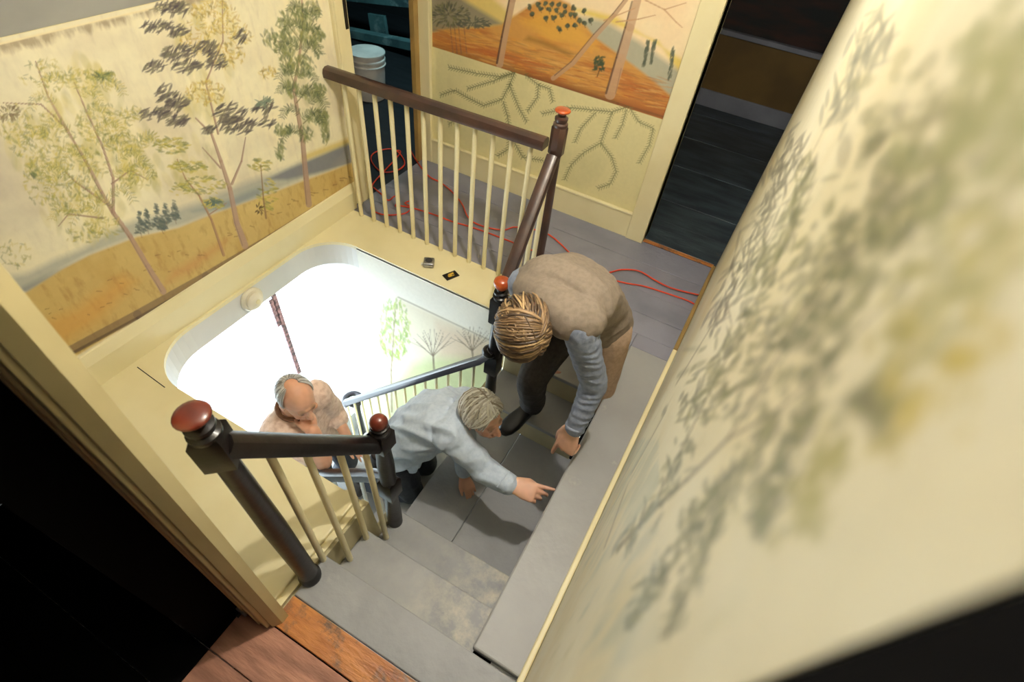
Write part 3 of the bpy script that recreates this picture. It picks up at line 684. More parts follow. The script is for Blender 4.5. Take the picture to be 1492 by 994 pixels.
add(B().box(-.775 - t_ * 7 - .012, -.775 - t_ * 7, .78, 1.56, LZ, -.57 - r_ * 7 - .028), 'riser', M_RISER, lo)

# ================================================================== BALUSTRADES
RAILP = [(-.032, -.022), (.032, -.022), (.034, .0), (.028, .018), (.012, .027), (-.012, .027), (-.028, .018), (-.034, 0)]
def rail(par, pts, m, sc=1.0, name='handrail'):
    return add(B().sweep(pts, [(a * sc, b * sc) for a, b in RAILP]), name, m, par, smooth=True, angle=40)
def baluster(par, x, y, z0, z1, r=.0125, dx=0, dy=0, m=None):
    return add(B().tube([(x, y, z0), (x + dx, y + dy, z1)], r, 10), 'baluster', m or M_CREAM, par, smooth=True, angle=50)
def newel(par, x, y, z0, zf, rad, fin, body, blocks, dx=0, dy=0, ball=False, octo=False):
    """post with turned shaft, square block(s) and finial; the top leans by dx, dy"""
    H = zf - z0; ax = Vector((dx, dy, H)).normalized(); base = (x, y, z0)
    b = B(); fb = zf - z0
    q = ax.to_track_quat('Z', 'Y')
    sh = [(rad * 1.15, 0), (rad * 1.2, .02), (rad * 1.0, .035), (rad * 1.0, .05)]
    prev = .05
    for (h0, h1) in blocks:
        sh += [(rad * .98, prev + .01), (rad * 1.04, (prev + h0) / 2), (rad * .86, h0 - .02), (rad * 1.05, h0)]
        prev = h1
        sh += [(rad * 1.0, h1)]
    top = blocks[-1][1]
    sh += [(rad * 1.12, top + .006), (rad * 1.12, top + .018), (rad * .85, top + .024), (rad * 1.0, top + .034), (rad * 1.0, top + .044), (rad * .62, top + .05), (rad * .55, top + .062)]
    b.lathe(sh, 20, base, ax)
    for (h0, h1) in blocks:
        n = 8 if octo else 4; R = rad * (1.25 if octo else 1.52)
        rings = []
        for f, hh in ((.8, h0 - .012), (1, h0), (1, h1), (.8, h1 + .012)):
            rings.append([b.bm.verts.new(Vector(base) + q @ Vector((R * f * math.cos(2 * PI * (k + .5) / n), R * f * math.sin(2 * PI * (k + .5) / n), hh))) for k in range(n)])
        for a_, c_ in zip(rings, rings[1:]):
            for k in range(n): b.bm.faces.new((a_[k], a_[(k + 1) % n], c_[(k + 1) % n], c_[k]))
        b.bm.faces.new(rings[0][::-1]); b.bm.faces.new(rings[-1])
    add(b, 'newel_post', body, par, smooth=True, angle=35)
    c = fb - rad
    prof = [(rad * .5, top + .058)]
    if ball: prof += [(rad * 1.0 * math.sin(a), c - rad * .95 * math.cos(a)) for a in np.linspace(.5, PI - .02, 14)]
    else:
        zt = top + .062; hh = fb - zt
        prof += [(rad * .75, zt + hh * .08), (rad * 1.12, zt + hh * .35), (rad * 1.2, zt + hh * .55), (rad * 1.1, zt + hh * .75), (rad * .7, zt + hh * .93), (rad * .1, zt + hh)]
    add(B().lathe(prof, 20, base, ax), 'finial', fin, par, smooth=True)

# gallery balustrade along the back of the well
g = tag(empty('balustrade', (-1.4, 2.11, 0)), 'long level balustrade of cream balusters under a brown rail along the gallery', 'railing')
rail(g, [(XL + .003, 2.11, .852), (-1.6, 2.11, .86), (-.84, 2.11, .875)], M_BROWN, 1.05)
for k in range(12):
    baluster(g, -2.026 + .1012 * k, 2.11, -.001, .845)
newel(g, -.785, 2.11, -.02, 1.055, .030, M_FINIALO, M_BROWN, [(.87, .99)], octo=True)
# short raking rail down to the corner newel
g2 = tag(empty('balustrade', (-.77, 1.85, -.2)), 'short steep brown handrail falling from the gallery post to the corner newel', 'railing')
rail(g2, [(-.785, 2.08, .845), (-.772, 1.86, .60), (-.757, 1.63, .345)], M_BROWN, .9)
for y in (2.02, 1.93, 1.84, 1.75): baluster(g2, -.775, y, -.38 if y < 1.77 else (-.19 if y < 1.98 else 0), .84 - (2.08 - y) * 1.1)
newel(g2, -.745, 1.6, -.75, .475, .033, M_FINIALO, M_BLACK, [(.56, .68), (.95, 1.1)])
# handrail of the lower flight on the far side
g3 = tag(empty('balustrade', (-1.4, 1.6, -1.5)), 'lower flight balustrade ending in a scroll in the bright hall', 'railing')
lp = [(-.75, 1.585, .0), (-.775, 1.59, -.07), (-.82, 1.6, -.145), (-.90, 1.6, -.23)]
for k in range(1, 11): lp.append((-.90 - .1 * k, 1.6, -.23 - .1115 * k))
lp += [(-1.97, 1.6, -1.42)]
add(B().lathe([(.012, -.03), (.034, -.02), (.042, 0), (.034, .02), (.012, .03)], 16, (-.765, 1.585, -.03)), 'rail_knob', M_BLACK, g3, smooth=True)
rail(g3, lp, mat('violet_black_varnish', (32, 28, 38), .3, coat=.3), .85)
sc = []
for k in range(26):
    a = PI * 1.5 - k * .36; R = .085 * (1 - k / 34)
    sc.append((-1.96 + R * math.cos(a) * 1.0, 1.67 + R * math.sin(a), -1.44 - .01 * min(k, 3)))
rail(g3, [(-1.93, 1.6, -1.385)] + sc[:22], mat('violet_black_varnish', (48, 42, 62), .3), .6, 'scroll')
add(B().lathe([(.04, 0), (.045, .03), (.03, .06), (.032, .4), (.024, .7), (.03, .84)], 14, (-1.93, 1.66, LZ)), 'newel_post', mat('violet_black_varnish', (48, 42, 62), .3), g3, smooth=True)
for k in range(14):
    x = -.86 - .085 * k; zt = -.20 - 1.115 * (-.88 - x) if x < -.88 else -.2
    kk = max(0, math.ceil((-.775 - x) / t_)); baluster(g3, x, 1.6, -.57 - r_ * kk if kk else -.57, zt, .009)
# near handrail of the lower flight
g4 = tag(empty('balustrade', (-1.3, .75, -1.2)), 'short dark handrail with pale balusters dropping behind the middle newel', 'railing')
rail(g4, [(-.77, .75, -.03), (-.9, .75, -.14), (-1.3, .75, -.545), (-1.8, .75, -1.1)], M_BLACK, .9)
for k in range(9):
    x = -.85 - .1 * k; kk = max(0, math.ceil((-.775 - x) / t_)); baluster(g4, x, .75, -.57 - r_ * kk - .3, -.06 - 1.03 * (-.8 - x), .010, m=M_WHITE)
# upper near flight
g5 = tag(empty('balustrade', (-.76, .45, 0)), 'nearest balustrade, black rail between two dark newels over four cream balusters', 'railing')
rail(g5, [(-.775, .27, .925), (-.76, .46, .66), (-.745, .69, .345)], M_BLACK, 1.0)
def railz(y): return .925 + (y - .27) * (-1.381)
baluster(g5, -.761, .352, -.001, railz(.352) - .02, .012, -.012, -.0)
baluster(g5, -.742, .44, -.19, railz(.44) - .02, .012, -.02, 0)
baluster(g5, -.742, .541, -.19, railz(.541) - .02, .012, -.012, 0)
baluster(g5, -.73, .633, -.38, railz(.633) - .02, .012, -.015, 0)
newel(g5, -.758, .285, .0, 1.055, .033, M_FINIAL, M_BLACK, [(.86, .965)], dx=-.035, dy=-.03)
newel(g5, -.742, .715, -.56, .488, .033, M_FINIAL, M_BLACK, [(.47, .58), (.86, .95)], ball=True)

# ================================================================== PEOPLE
from mathutils import noise as mnoise
V3 = Vector
def nrm(v): return V3(v).normalized()
def ball(b, c, r, ax=None, sub=2):
    """ellipsoid; r scalar or (along x, y, z of ax)"""
    rr = (r, r, r) if not hasattr(r, '__len__') else r
    M = Matrix.Identity(3) if ax is None else Matrix(ax).transposed()
    mm = M @ Matrix.Diagonal(V3(rr))
    g = bmesh.ops.create_icosphere(b.bm, subdivisions=sub, radius=1)
    for v in g['verts']: v.co = V3(c) + mm @ v.co
def limb(b, pts, rads, seg=14):
    for p, r in zip(pts, rads): ball(b, p, r)
    for i in range(len(pts) - 1):
        p, q = V3(pts[i]), V3(pts[i + 1]); n = max(2, int((q - p).length / .03))
        b.tube([p.lerp(q, k / n) for k in range(n + 1)], [rads[i] + (rads[i + 1] - rads[i]) * k / n for k in range(n + 1)], seg)
def loft(b, secs, seg=22, p=2.4):
    """secs: (centre, lateral vec, normal vec) half axes; superellipse rings"""
    rings = []
    for c, l, n in secs:
        c = V3(c); l = V3(l); n = V3(n); ring = []
        for k in range(seg):
            a = 2 * PI * k / seg; ca, sa = math.cos(a), math.sin(a)
            ring.append(b.bm.verts.new(c + l * math.copysign(abs(ca) ** (2 / p), ca) + n * math.copysign(abs(sa) ** (2 / p), sa)))
        rings.append(ring)
    for a, c in zip(rings, rings[1:]):
        for k in range(seg): b.bm.faces.new((a[k], a[(k + 1) % seg], c[(k + 1) % seg], c[k]))
    b.bm.faces.new(rings[0][::-1]); b.bm.faces.new(rings[-1])
def skinned(b, name, mats, parent, voxel, smooth_it, wrinkle=None, paint=None, facmat=None):
    """union of overlapping closed shapes -> one continuous surface"""
    bmesh.ops.recalc_face_normals(b.bm, faces=b.bm.faces)
    me = bpy.data.meshes.new(name + '_raw'); b.bm.to_mesh(me); b.bm.free()
    o = bpy.data.objects.new(name, me); COL.objects.link(o)
    r = o.modifiers.new('r', 'REMESH'); r.mode = 'VOXEL'; r.voxel_size = voxel; r.use_smooth_shade = True
    s = o.modifiers.new('s', 'SMOOTH'); s.factor = .5; s.iterations = smooth_it
    dg = bpy.context.evaluated_depsgraph_get(); dg.update()
    new = bpy.data.meshes.new_from_object(o.evaluated_get(dg))
    o.modifiers.clear(); o.data = new; new.name = name
    bpy.data.meshes.remove(me)
    if wrinkle:
        co = [v.co.copy() for v in new.vertices]; no = [v.normal.copy() for v in new.vertices]
        for v, c, n_ in zip(new.vertices, co, no): v.co = c + n_ * wrinkle(c)
    if paint:
        ca = new.color_attributes.new('paint', 'FLOAT_COLOR', 'POINT')
        for i, v in enumerate(new.vertices): ca.data[i].color = (*paint(v.co, v.normal), 1)
    new.materials.clear()
    for m_ in mats: new.materials.append(m_)
    new.polygons.foreach_set('use_smooth', [True] * len(new.polygons)); new.update()
    o.parent = parent; o.matrix_parent_inverse = Matrix.Translation(-parent.location)
    return o
def folds(amp, sc, ax=None, ratio=3.0, seed=0.0):
    """soft creases; ax: direction the creases run along"""
    ax = nrm(ax) if ax is not None else None
    def f(c):
        p = V3(c)
        if ax is not None: p = p - ax * p.dot(ax) * (1 - 1 / ratio)
        n_ = mnoise.noise(p * sc + V3((seed, 3.1, 7.7))); n2_ = mnoise.noise(p * sc * 2.3 + V3((seed + 9, 1, 2)))
        return amp * ((1 - 2.6 * abs(n_)) * .8 + n2_ * .5)
    return f

def paint_skin_mat():
    mt = bpy.data.materials.new('skin'); mt.use_nodes = True; nt = mt.node_tree; b = nt.nodes['Principled BSDF']
    at = nt.nodes.new('ShaderNodeAttribute'); at.attribute_name = 'paint'; nt.links.new(at.outputs['Color'], b.inputs['Base Color'])
    b.inputs['Roughness'].default_value = .5; b.inputs['Subsurface Weight'].default_value = .12; b.inputs['Subsurface Scale'].default_value = .01
    b.inputs['Subsurface Radius'].default_value = (1, .4, .2)
    return mt
M_SKIN = paint_skin_mat()
def hair_mat():
    mt = bpy.data.materials.new('hair_strands'); mt.use_nodes = True; nt = mt.node_tree; b = nt.nodes['Principled BSDF']
    at = nt.nodes.new('ShaderNodeAttribute'); at.attribute_name = 'paint'; nt.links.new(at.outputs['Color'], b.inputs['Base Color'])
    b.inputs['Roughness'].default_value = .42
    return mt
M_HAIR = hair_mat()

def head_shapes(b, c, f, l, u, s=1.0):
    """c = centre of the head at eye height between the ears"""
    c = V3(c); ax = (f, l, u)
    def P(x, y, z): return c + (f * x + l * y + u * z) * s
    ball(b, P(-.012, 0, .030), (.098 * s, .077 * s, .090 * s), ax, 3)       # cranium
    ball(b, P(.020, 0, -.010), (.072 * s, .068 * s, .085 * s), ax, 3)        # face mass
    ball(b, P(.032, 0, -.072), (.050 * s, .050 * s, .042 * s), ax, 3)        # jaw
    ball(b, P(.064, 0, -.096), (.022 * s, .026 * s, .018 * s), ax)            # chin
    ball(b, P(.079, 0, .020), (.016 * s, .052 * s, .013 * s), ax)             # brow
    limb(b, [P(.088, 0, .010), P(.106, 0, -.024), P(.112, 0, -.034)], [.009 * s, .0115 * s, .0125 * s], 10)   # nose
    for sd in (-1, 1):
        ball(b, P(.100, sd * .013, -.036), .009 * s)                           # nostril
        ball(b, P(.066, sd * .042, -.028), (.020 * s, .020 * s, .018 * s), ax)  # cheekbone
        ball(b, P(.076, sd * .031, .000), (.012 * s, .016 * s, .010 * s), ax)   # eyelid
        ball(b, P(-.008, sd * .080, -.008), (.017 * s, .007 * s, .030 * s), (nrm(f - l * sd * .35), nrm(l * sd + f * .35), u))  # ear
        ball(b, P(-.002, sd * .078, -.032), (.008 * s, .007 * s, .010 * s), ax)
    ball(b, P(.091, 0, -.062), (.010 * s, .024 * s, .006 * s), ax)            # lips
    ball(b, P(.089, 0, -.072), (.010 * s, .020 * s, .007 * s), ax)
    return P

def hand_shapes(b, wr, d, n, t, curls, s=1.0, thumb=(.6, .5), spread=.1):
    """wr wrist, d towards the fingers, n back-of-hand normal, t towards the thumb side; curls: 4 bend angles, index to little"""
    d = nrm(d); n = V3(n); n = (n - d * n.dot(d)).normalized(); t0 = d.cross(n)
    t0 = t0 if t0.dot(V3(t)) > 0 else -t0
    wr = V3(wr)
    secs = [(wr - d * .02 * s, t0 * .027 * s, n * .021 * s), (wr + d * .015 * s, t0 * .030 * s, n * .018 * s), (wr + d * .05 * s, t0 * .040 * s, n * .0165 * s), (wr + d * .085 * s, t0 * .042 * s, n * .014 * s), (wr + d * .097 * s, t0 * .038 * s, n * .010 * s)]
    loft(b, secs, 18, 2.4)
    L4 = (.078, .086, .080, .062)
    for i in range(4):
        off = (.031, .011, -.010, -.030)[i] * s
        base = wr + d * (.088, .092, .088, .080)[i] * s + t0 * off
        dd = (d + t0 * (.5 - i / 3) * spread * 2).normalized(); pts = [base - dd * .03 * s, base]; a = 0; p = base
        for j, fr in enumerate((.45, .30, .25)):
            a += curls[i] * (.8, 1.1, .8)[j]
            v = dd * math.cos(a) - n * math.sin(a); p = p + v * L4[i] * fr * s; pts.append(p)
        r = (.0088, .0092, .0088, .0075)[i] * s
        limb(b, pts, [r * 1.1, r * 1.12, r, r * .92, r * .8], 10)
    th = wr + d * .022 * s + t0 * .026 * s
    a, c_ = thumb
    v1 = (d * math.cos(a) + t0 * math.sin(a) - n * .25).normalized(); v2 = (d * math.cos(a - c_) + t0 * math.sin(a - c_) - n * .45).normalized()
    limb(b, [th - d * .01 * s, th + v1 * .042 * s, th + v1 * .042 * s + v2 * .03 * s, th + v1 * .042 * s + v2 * .055 * s], [.016 * s, .0125 * s, .0105 * s, .0085 * s], 10)

def person(name, loc, label):
    r = tag(empty(name, loc), label, 'person'); return r

def hair_cap(parent, P, f, l, u, c, s, lock, n, cols, wid=.0055, length=1.0, cap=True, capcol=None, seed=1, lift=.006):
    """locks of hair laid over the skull: lock(k, rnd) -> (start dir, end dir) in head axes (f, l, u)"""
    rr = random.Random(seed); C0_ = P(-.012, 0, .030)
    def onskull(d, off):
        d = V3(d).normalized()
        k = 1 / math.sqrt((d.x / .098) ** 2 + (d.y / .077) ** 2 + (d.z / .090) ** 2)
        return C0_ + (f * d.x + l * d.y + u * d.z) * (k + off) * s
    b = B(); colr = []
    for k in range(n):
        a, e, stretch = lock(k, rr)
        a = V3(a).normalized(); e = V3(e).normalized()
        pts = []; m_ = 7; base = lift * (.3 + 1.3 * rr.random() ** 2); wob = (rr.random() - .5) * .36
        for j in range(m_ + 1):
            t = j / m_; d = a.lerp(e, t)
            side = a.cross(e)
            if side.length > 1e-4: d = d.normalized() + side.normalized() * wob * math.sin(t * PI) * .5
            off = base + (.004 * math.sin(t * PI)) + stretch * max(0, t - .6) * .05
            pts.append(onskull(d, off))
        w_ = wid * (.7 + .7 * rr.random()) * s
        v0 = len(b.bm.verts)
        b.tube(pts, [w_ * .7, w_, w_ * 1.05, w_, w_, w_ * .9, w_ * .65, w_ * .25], 6, flat=.6)
        colr += [lin(cols[rr.randrange(len(cols))]) * (.8 + .35 * rr.random())] * (len(b.bm.verts) - v0)
    o = b.build('hair', M_HAIR, parent, smooth=True); o.matrix_parent_inverse = Matrix.Translation(-parent.location)
    ca = o.data.color_attributes.new('paint', 'FLOAT_COLOR', 'POINT')
    ca.data.foreach_set('color', np.concatenate([np.array(colr), np.ones((len(colr), 1))], 1).reshape(-1).astype(np.float32))
    return o
def skin_paint(P, s, base, scalp=None, scalpf=None):
    bl = lin(base); lips = lin((176, 92, 78)); brow = lin((118, 92, 66)); red = lin((214, 122, 90)); dark = lin((70, 44, 34))
    nose = P(.108, 0, -.03); lp = P(.094, 0, -.066); cs = [P(.066, .044, -.03), P(.066, -.044, -.03)]
    br = [P(.088, .03, .024), P(.088, -.03, .024)]; ey = [P(.088, .031, -.001), P(.088, -.031, -.001)]
    def f(co, no):
        c = bl * (1 + .10 * mnoise.noise(co * 40))
        def mixc(c, t, col): return c * (1 - t) + col * t
        for q in cs: c = mixc(c, .45 * max(0, 1 - (co - q).length / .03), red)
        c = mixc(c, .5 * max(0, 1 - (co - nose).length / .02), red)
        if (co - lp).length < .028: c = mixc(c, .7 * max(0, 1 - (co - lp).length / .024), lips)
        for q in br: c = mixc(c, .7 * max(0, 1 - ((co - q).length / .02) ** 2), brow)
        for q in ey: c = mixc(c, .8 * max(0, 1 - ((co - q).length / .012) ** 2), dark)
        if scalp is not None and scalpf(co): c = mixc(c, .9, lin(scalp))
        return c
    return f
def cloth(name, rgb, rgb2=None, rough=.85, scale=60, bump=.15):
    return mat(name, rgb, rough, rgb2, scale, bump, 220)
def axes(f, lhint):
    f = nrm(f); l = V3(lhint); l = (l - f * l.dot(f)).normalized(); return f, l, f.cross(l).normalized()
def spine(hip, neck, arch, lat0, lat1, back0, back1, secs):
    """torso sections from hip to neck. arch: offset of the middle towards the back"""
    hip, neck, arch = V3(hip), V3(neck), V3(arch); out = []
    for t, hw, hd in secs:
        c = hip.lerp(neck, t) + arch * (4 * t * (1 - t))
        l = nrm(V3(lat0).lerp(V3(lat1), t)); d = nrm(neck - hip + arch * 4 * (1 - 2 * t))
        l = (l - d * l.dot(d)).normalized(); n_ = d.cross(l).normalized()
        out.append((c, l * hw, n_ * hd))
    return out
def shoe(parent, heel, toe, up, m, s=1.0, label=None):
    heel, toe = V3(heel), V3(toe); d = (toe - heel).normalized(); u = V3(up); u = (u - d * u.dot(d)).normalized(); l = u.cross(d); L = (toe - heel).length
    b = B()
    prof = [(-.02, .030, .035), (.02, .037, .048), (.25, .036, .050), (.45, .040, .040), (.7, .048, .030), (.9, .044, .024), (1.02, .030, .018), (1.06, .012, .010)]
    loft(b, [(heel + d * L * t + u * h, l * w_ * s, u * h * s) for t, w_, h in prof], 16, 2.6)
    o = skinned(b, 'shoe', [m], parent, .006, 3)
    b = B(); loft(b, [(heel + d * L * t + u * .004, l * (w_ + .004) * s, u * .010) for t, w_, h in prof], 16, 4)
    q = b.build('sole', mat('shoe_sole_rubber', (30, 26, 24), .7), o); q.matrix_parent_inverse = o.matrix_world.inverted() if False else Matrix.Translation(-parent.location)
    return o

# ---- man in a taupe vest, squatting at the head of the stairs, one hand reaching down
def man_vest():
    root = person('person', (-.35, 1.6, -.38), 'person in a taupe vest with shaggy light brown hair, bent over, one hand reaching down')
    neck = V3((-.405, 1.315, .735)); hip = V3((-.315, 1.70, .40))
    shL, shR = V3((-.275, 1.275, .715)), V3((-.565, 1.43, .655))
    hipL, hipR = V3((-.225, 1.66, .385)), V3((-.415, 1.745, .37))
    elL, wrL = V3((-.163, 1.308, .426)), V3((-.168, 1.222, .215))
    elR, wrR = V3((-.52, 1.54, .38)), V3((-.45, 1.60, .16))
    kL, aL, tL = V3((-.170, 1.67, -.115)), V3((-.205, 1.94, -.115)), V3((-.205, 1.95, -.10))
    kR, aR, tR = V3((-.455, 1.42, .13)), V3((-.475, 1.58, -.28)), V3((-.53, 1.42, -.36))
    f, l, u = axes((.15, -.32, -.93), (.78, .5, 0)); hc = V3((-.468, 1.2145, .661))
    lat = nrm(shL - shR); arch = V3((-.01, .03, .072))
    secs = [(-.16, .13, .10), (0, .165, .12), (.25, .150, .108), (.55, .165, .115), (.8, .175, .105), (.93, .13, .08), (1.0, .065, .06)]
    sp = spine(hip, neck, arch, nrm(hipL - hipR), lat, None, None, secs)
    b = B(); P = head_shapes(b, hc, f, l, u, 1.04)
    limb(b, [neck, neck.lerp(P(-.03, 0, -.06), .5), P(-.03, 0, -.03)], [.058, .054, .058])
    loft(b, [(c, a * .9, n_ * .88) for c, a, n_ in sp])
    limb(b, [shL, elL, wrL], [.055, .040, .028]); limb(b, [shR, elR, wrR], [.055, .040, .028])
    limb(b, [hipL, kL, aL], [.082, .052, .036]); limb(b, [hipR, kR, aR], [.082, .052, .036])
    limb(b, [aR, aR.lerp(tR, .8)], [.034, .028]); limb(b, [aL, aL + V3((0, .02, -.05))], [.034, .026])
    hand_shapes(b, wrL + V3((-.002, -.006, -.012)), (-.06, -.22, -.97), (-.25, -.95, .1), (-1, .1, 0), (.12, .75, .9, 1.0), 1.22, thumb=(.45, .3))
    hand_shapes(b, wrR, (.2, -.1, -.95), (-.5, -.7, .3), (-.5, .5, .2), (.3, .35, .4, .4), 1.0)
    skinned(b, 'body', [M_SKIN], root, .0048, 2, paint=skin_paint(P, 1, (220, 172, 144)))
    # grey-blue sleeves and shirt
    b = B(); loft(b, [(c, a * .97, n_ * .96) for c, a, n_ in sp[:-1]])
    limb(b, [shL, shL.lerp(elL, .5), elL, elL.lerp(wrL, .55), wrL + (wrL - elL).normalized() * -.005], [.066, .060, .054, .047, .040])
    limb(b, [shR, elR, wrR.lerp(elR, .1)], [.073, .056, .040])
    limb(b, [sp[-2][0], neck], [.07, .064])
    M_SH = cloth('blue_grey_knit', (134, 142, 158), (118, 126, 144))
    fz = nrm(wrL - shL)
    def wr(c):
        d = (V3(c) - shL).dot(fz); near = max(0, 1 - abs((V3(c) - shL - fz * d).length - .05) / .06)
        return .0028 * math.sin(d * 170 + 7 * mnoise.noise(V3(c) * 13)) * near * (d > .03) + .003 * mnoise.noise(V3(c) * 26)
    skinned(b, 'shirt', [M_SH], root, .0065, 4, wrinkle=wr)
    b = B(); cuff = wrL - (wrL - elL).normalized() * .01; b.tube([cuff - fz * .02, cuff + fz * .012], [.043, .042], 20); skinned(b, 'cuff', [M_SH], root, .006, 2, wrinkle=folds(.002, 40))
    # vest
    b = B(); vs = [(c, a * 1.12, n_ * 1.12) for c, a, n_ in sp]; loft(b, vs[:-1])
    ball(b, shL + (neck - shL) * .10 + V3((0, .03, .012)), (.095, .09, .085)); ball(b, shR + (neck - shR) * .16 + V3((.01, .02, .01)), (.085, .08, .08))
    limb(b, [shL.lerp(neck, .35), neck, shR.lerp(neck, .35)], [.082, .078, .085])
    b.tube([neck, neck.lerp(P(-.05, 0, -.06), .4)], [.075, .07], 20)
    skinned(b, 'vest', [cloth('taupe_fleece', (134, 121, 106), (124, 111, 97), .95)], root, .008, 6, wrinkle=folds(.007, 11, (.3, 1, .2), 2.5, 4))
    b = B(); ring = [vs[0][0] + vs[0][1] * 1.02 * math.cos(a) + vs[0][2] * 1.02 * math.sin(a) for a in np.linspace(0, 2 * PI, 33)]
    b.tube(ring, .009, 8, caps=False); o = b.build('vest_hem', cloth('taupe_hem', (112, 96, 80)), root, smooth=True); o.matrix_parent_inverse = Matrix.Translation(-root.location)
    # trousers
    b = B(); ball(b, hipL + V3((0, .01, 0)), (.10, .105, .11)); limb(b, [hipL, hipL.lerp(kL, .5), kL, aL], [.102, .090, .074, .056])
    o = skinned(b, 'trouser_leg', [cloth('tan_twill', (176, 150, 126), (160, 136, 112), .9)], root, .008, 5, wrinkle=folds(.006, 9, (0, .3, 1), 2, 2)); o['label'] = 'tan folded-under leg'
    b = B(); loft(b, [(c, a * 1.0, n_ * 1.02) for c, a, n_ in sp[:3]]); ball(b, hipR, (.10, .105, .11))
    limb(b, [hipR, hipR.lerp(kR, .5), kR, kR.lerp(aR, .5), aR + V3((0, -.01, .03))], [.100, .088, .074, .068, .066])
    skinned(b, 'trousers', [cloth('charcoal_twill', (58, 54, 52), (46, 43, 42), .9)], root, .008, 5, wrinkle=folds(.006, 9, (0, .3, 1), 2, 2))
    shoe(root, aR + V3((.01, .03, -.062)), tR + V3((-.01, -.04, .005)), (0, 0, 1), mat('black_leather', (20, 17, 16), .4), 1.05)
    shoe(root, aL + V3((0, .02, .06)), aL + V3((0, .0, -.06)), (0, -1, .1), mat('black_leather', (20, 17, 16), .4), .95)
    # hair: full, swept forward over the brow and round the ear
    def lock(k, r):
        if r.random() < .62:
            t = -.9 + 1.8 * r.random(); return (t * .8, .5, .8), (t * .8 + .35, -.95, -.25 + .6 * r.random()), .25 * r.random() ** 2
        if r.random() < .3:
            t = -.6 + 1.4 * r.random(); return (t * .8, .5, .85), (t + .05, .95, .48 + .12 * r.random()), .2 * r.random() ** 2
        if r.random() < .5:
            t = -.9 + 1.8 * r.random(); return (t * .8, .1, .95), (t * .8 + .25, -.95, .1 + .4 * r.random()), .3 * r.random()
        ph = r.random() * 2 * PI
        ex, ey = -abs(math.cos(ph)), math.sin(ph)
        return (-.1 + .3 * r.random(), -.1 + .5 * r.random(), 1), (ex - .1, ey, (-.55 if ey < .45 or ex < -.8 else .30) + .3 * r.random()), .2 * r.random() ** 2
    hair_cap(root, P, f, l, u, hc, 1.12, lock, 950, [(130, 102, 72), (150, 122, 88), (92, 72, 52), (180, 150, 108), (68, 54, 42), (118, 94, 68)], .0044, seed=3, lift=.009)
    return root

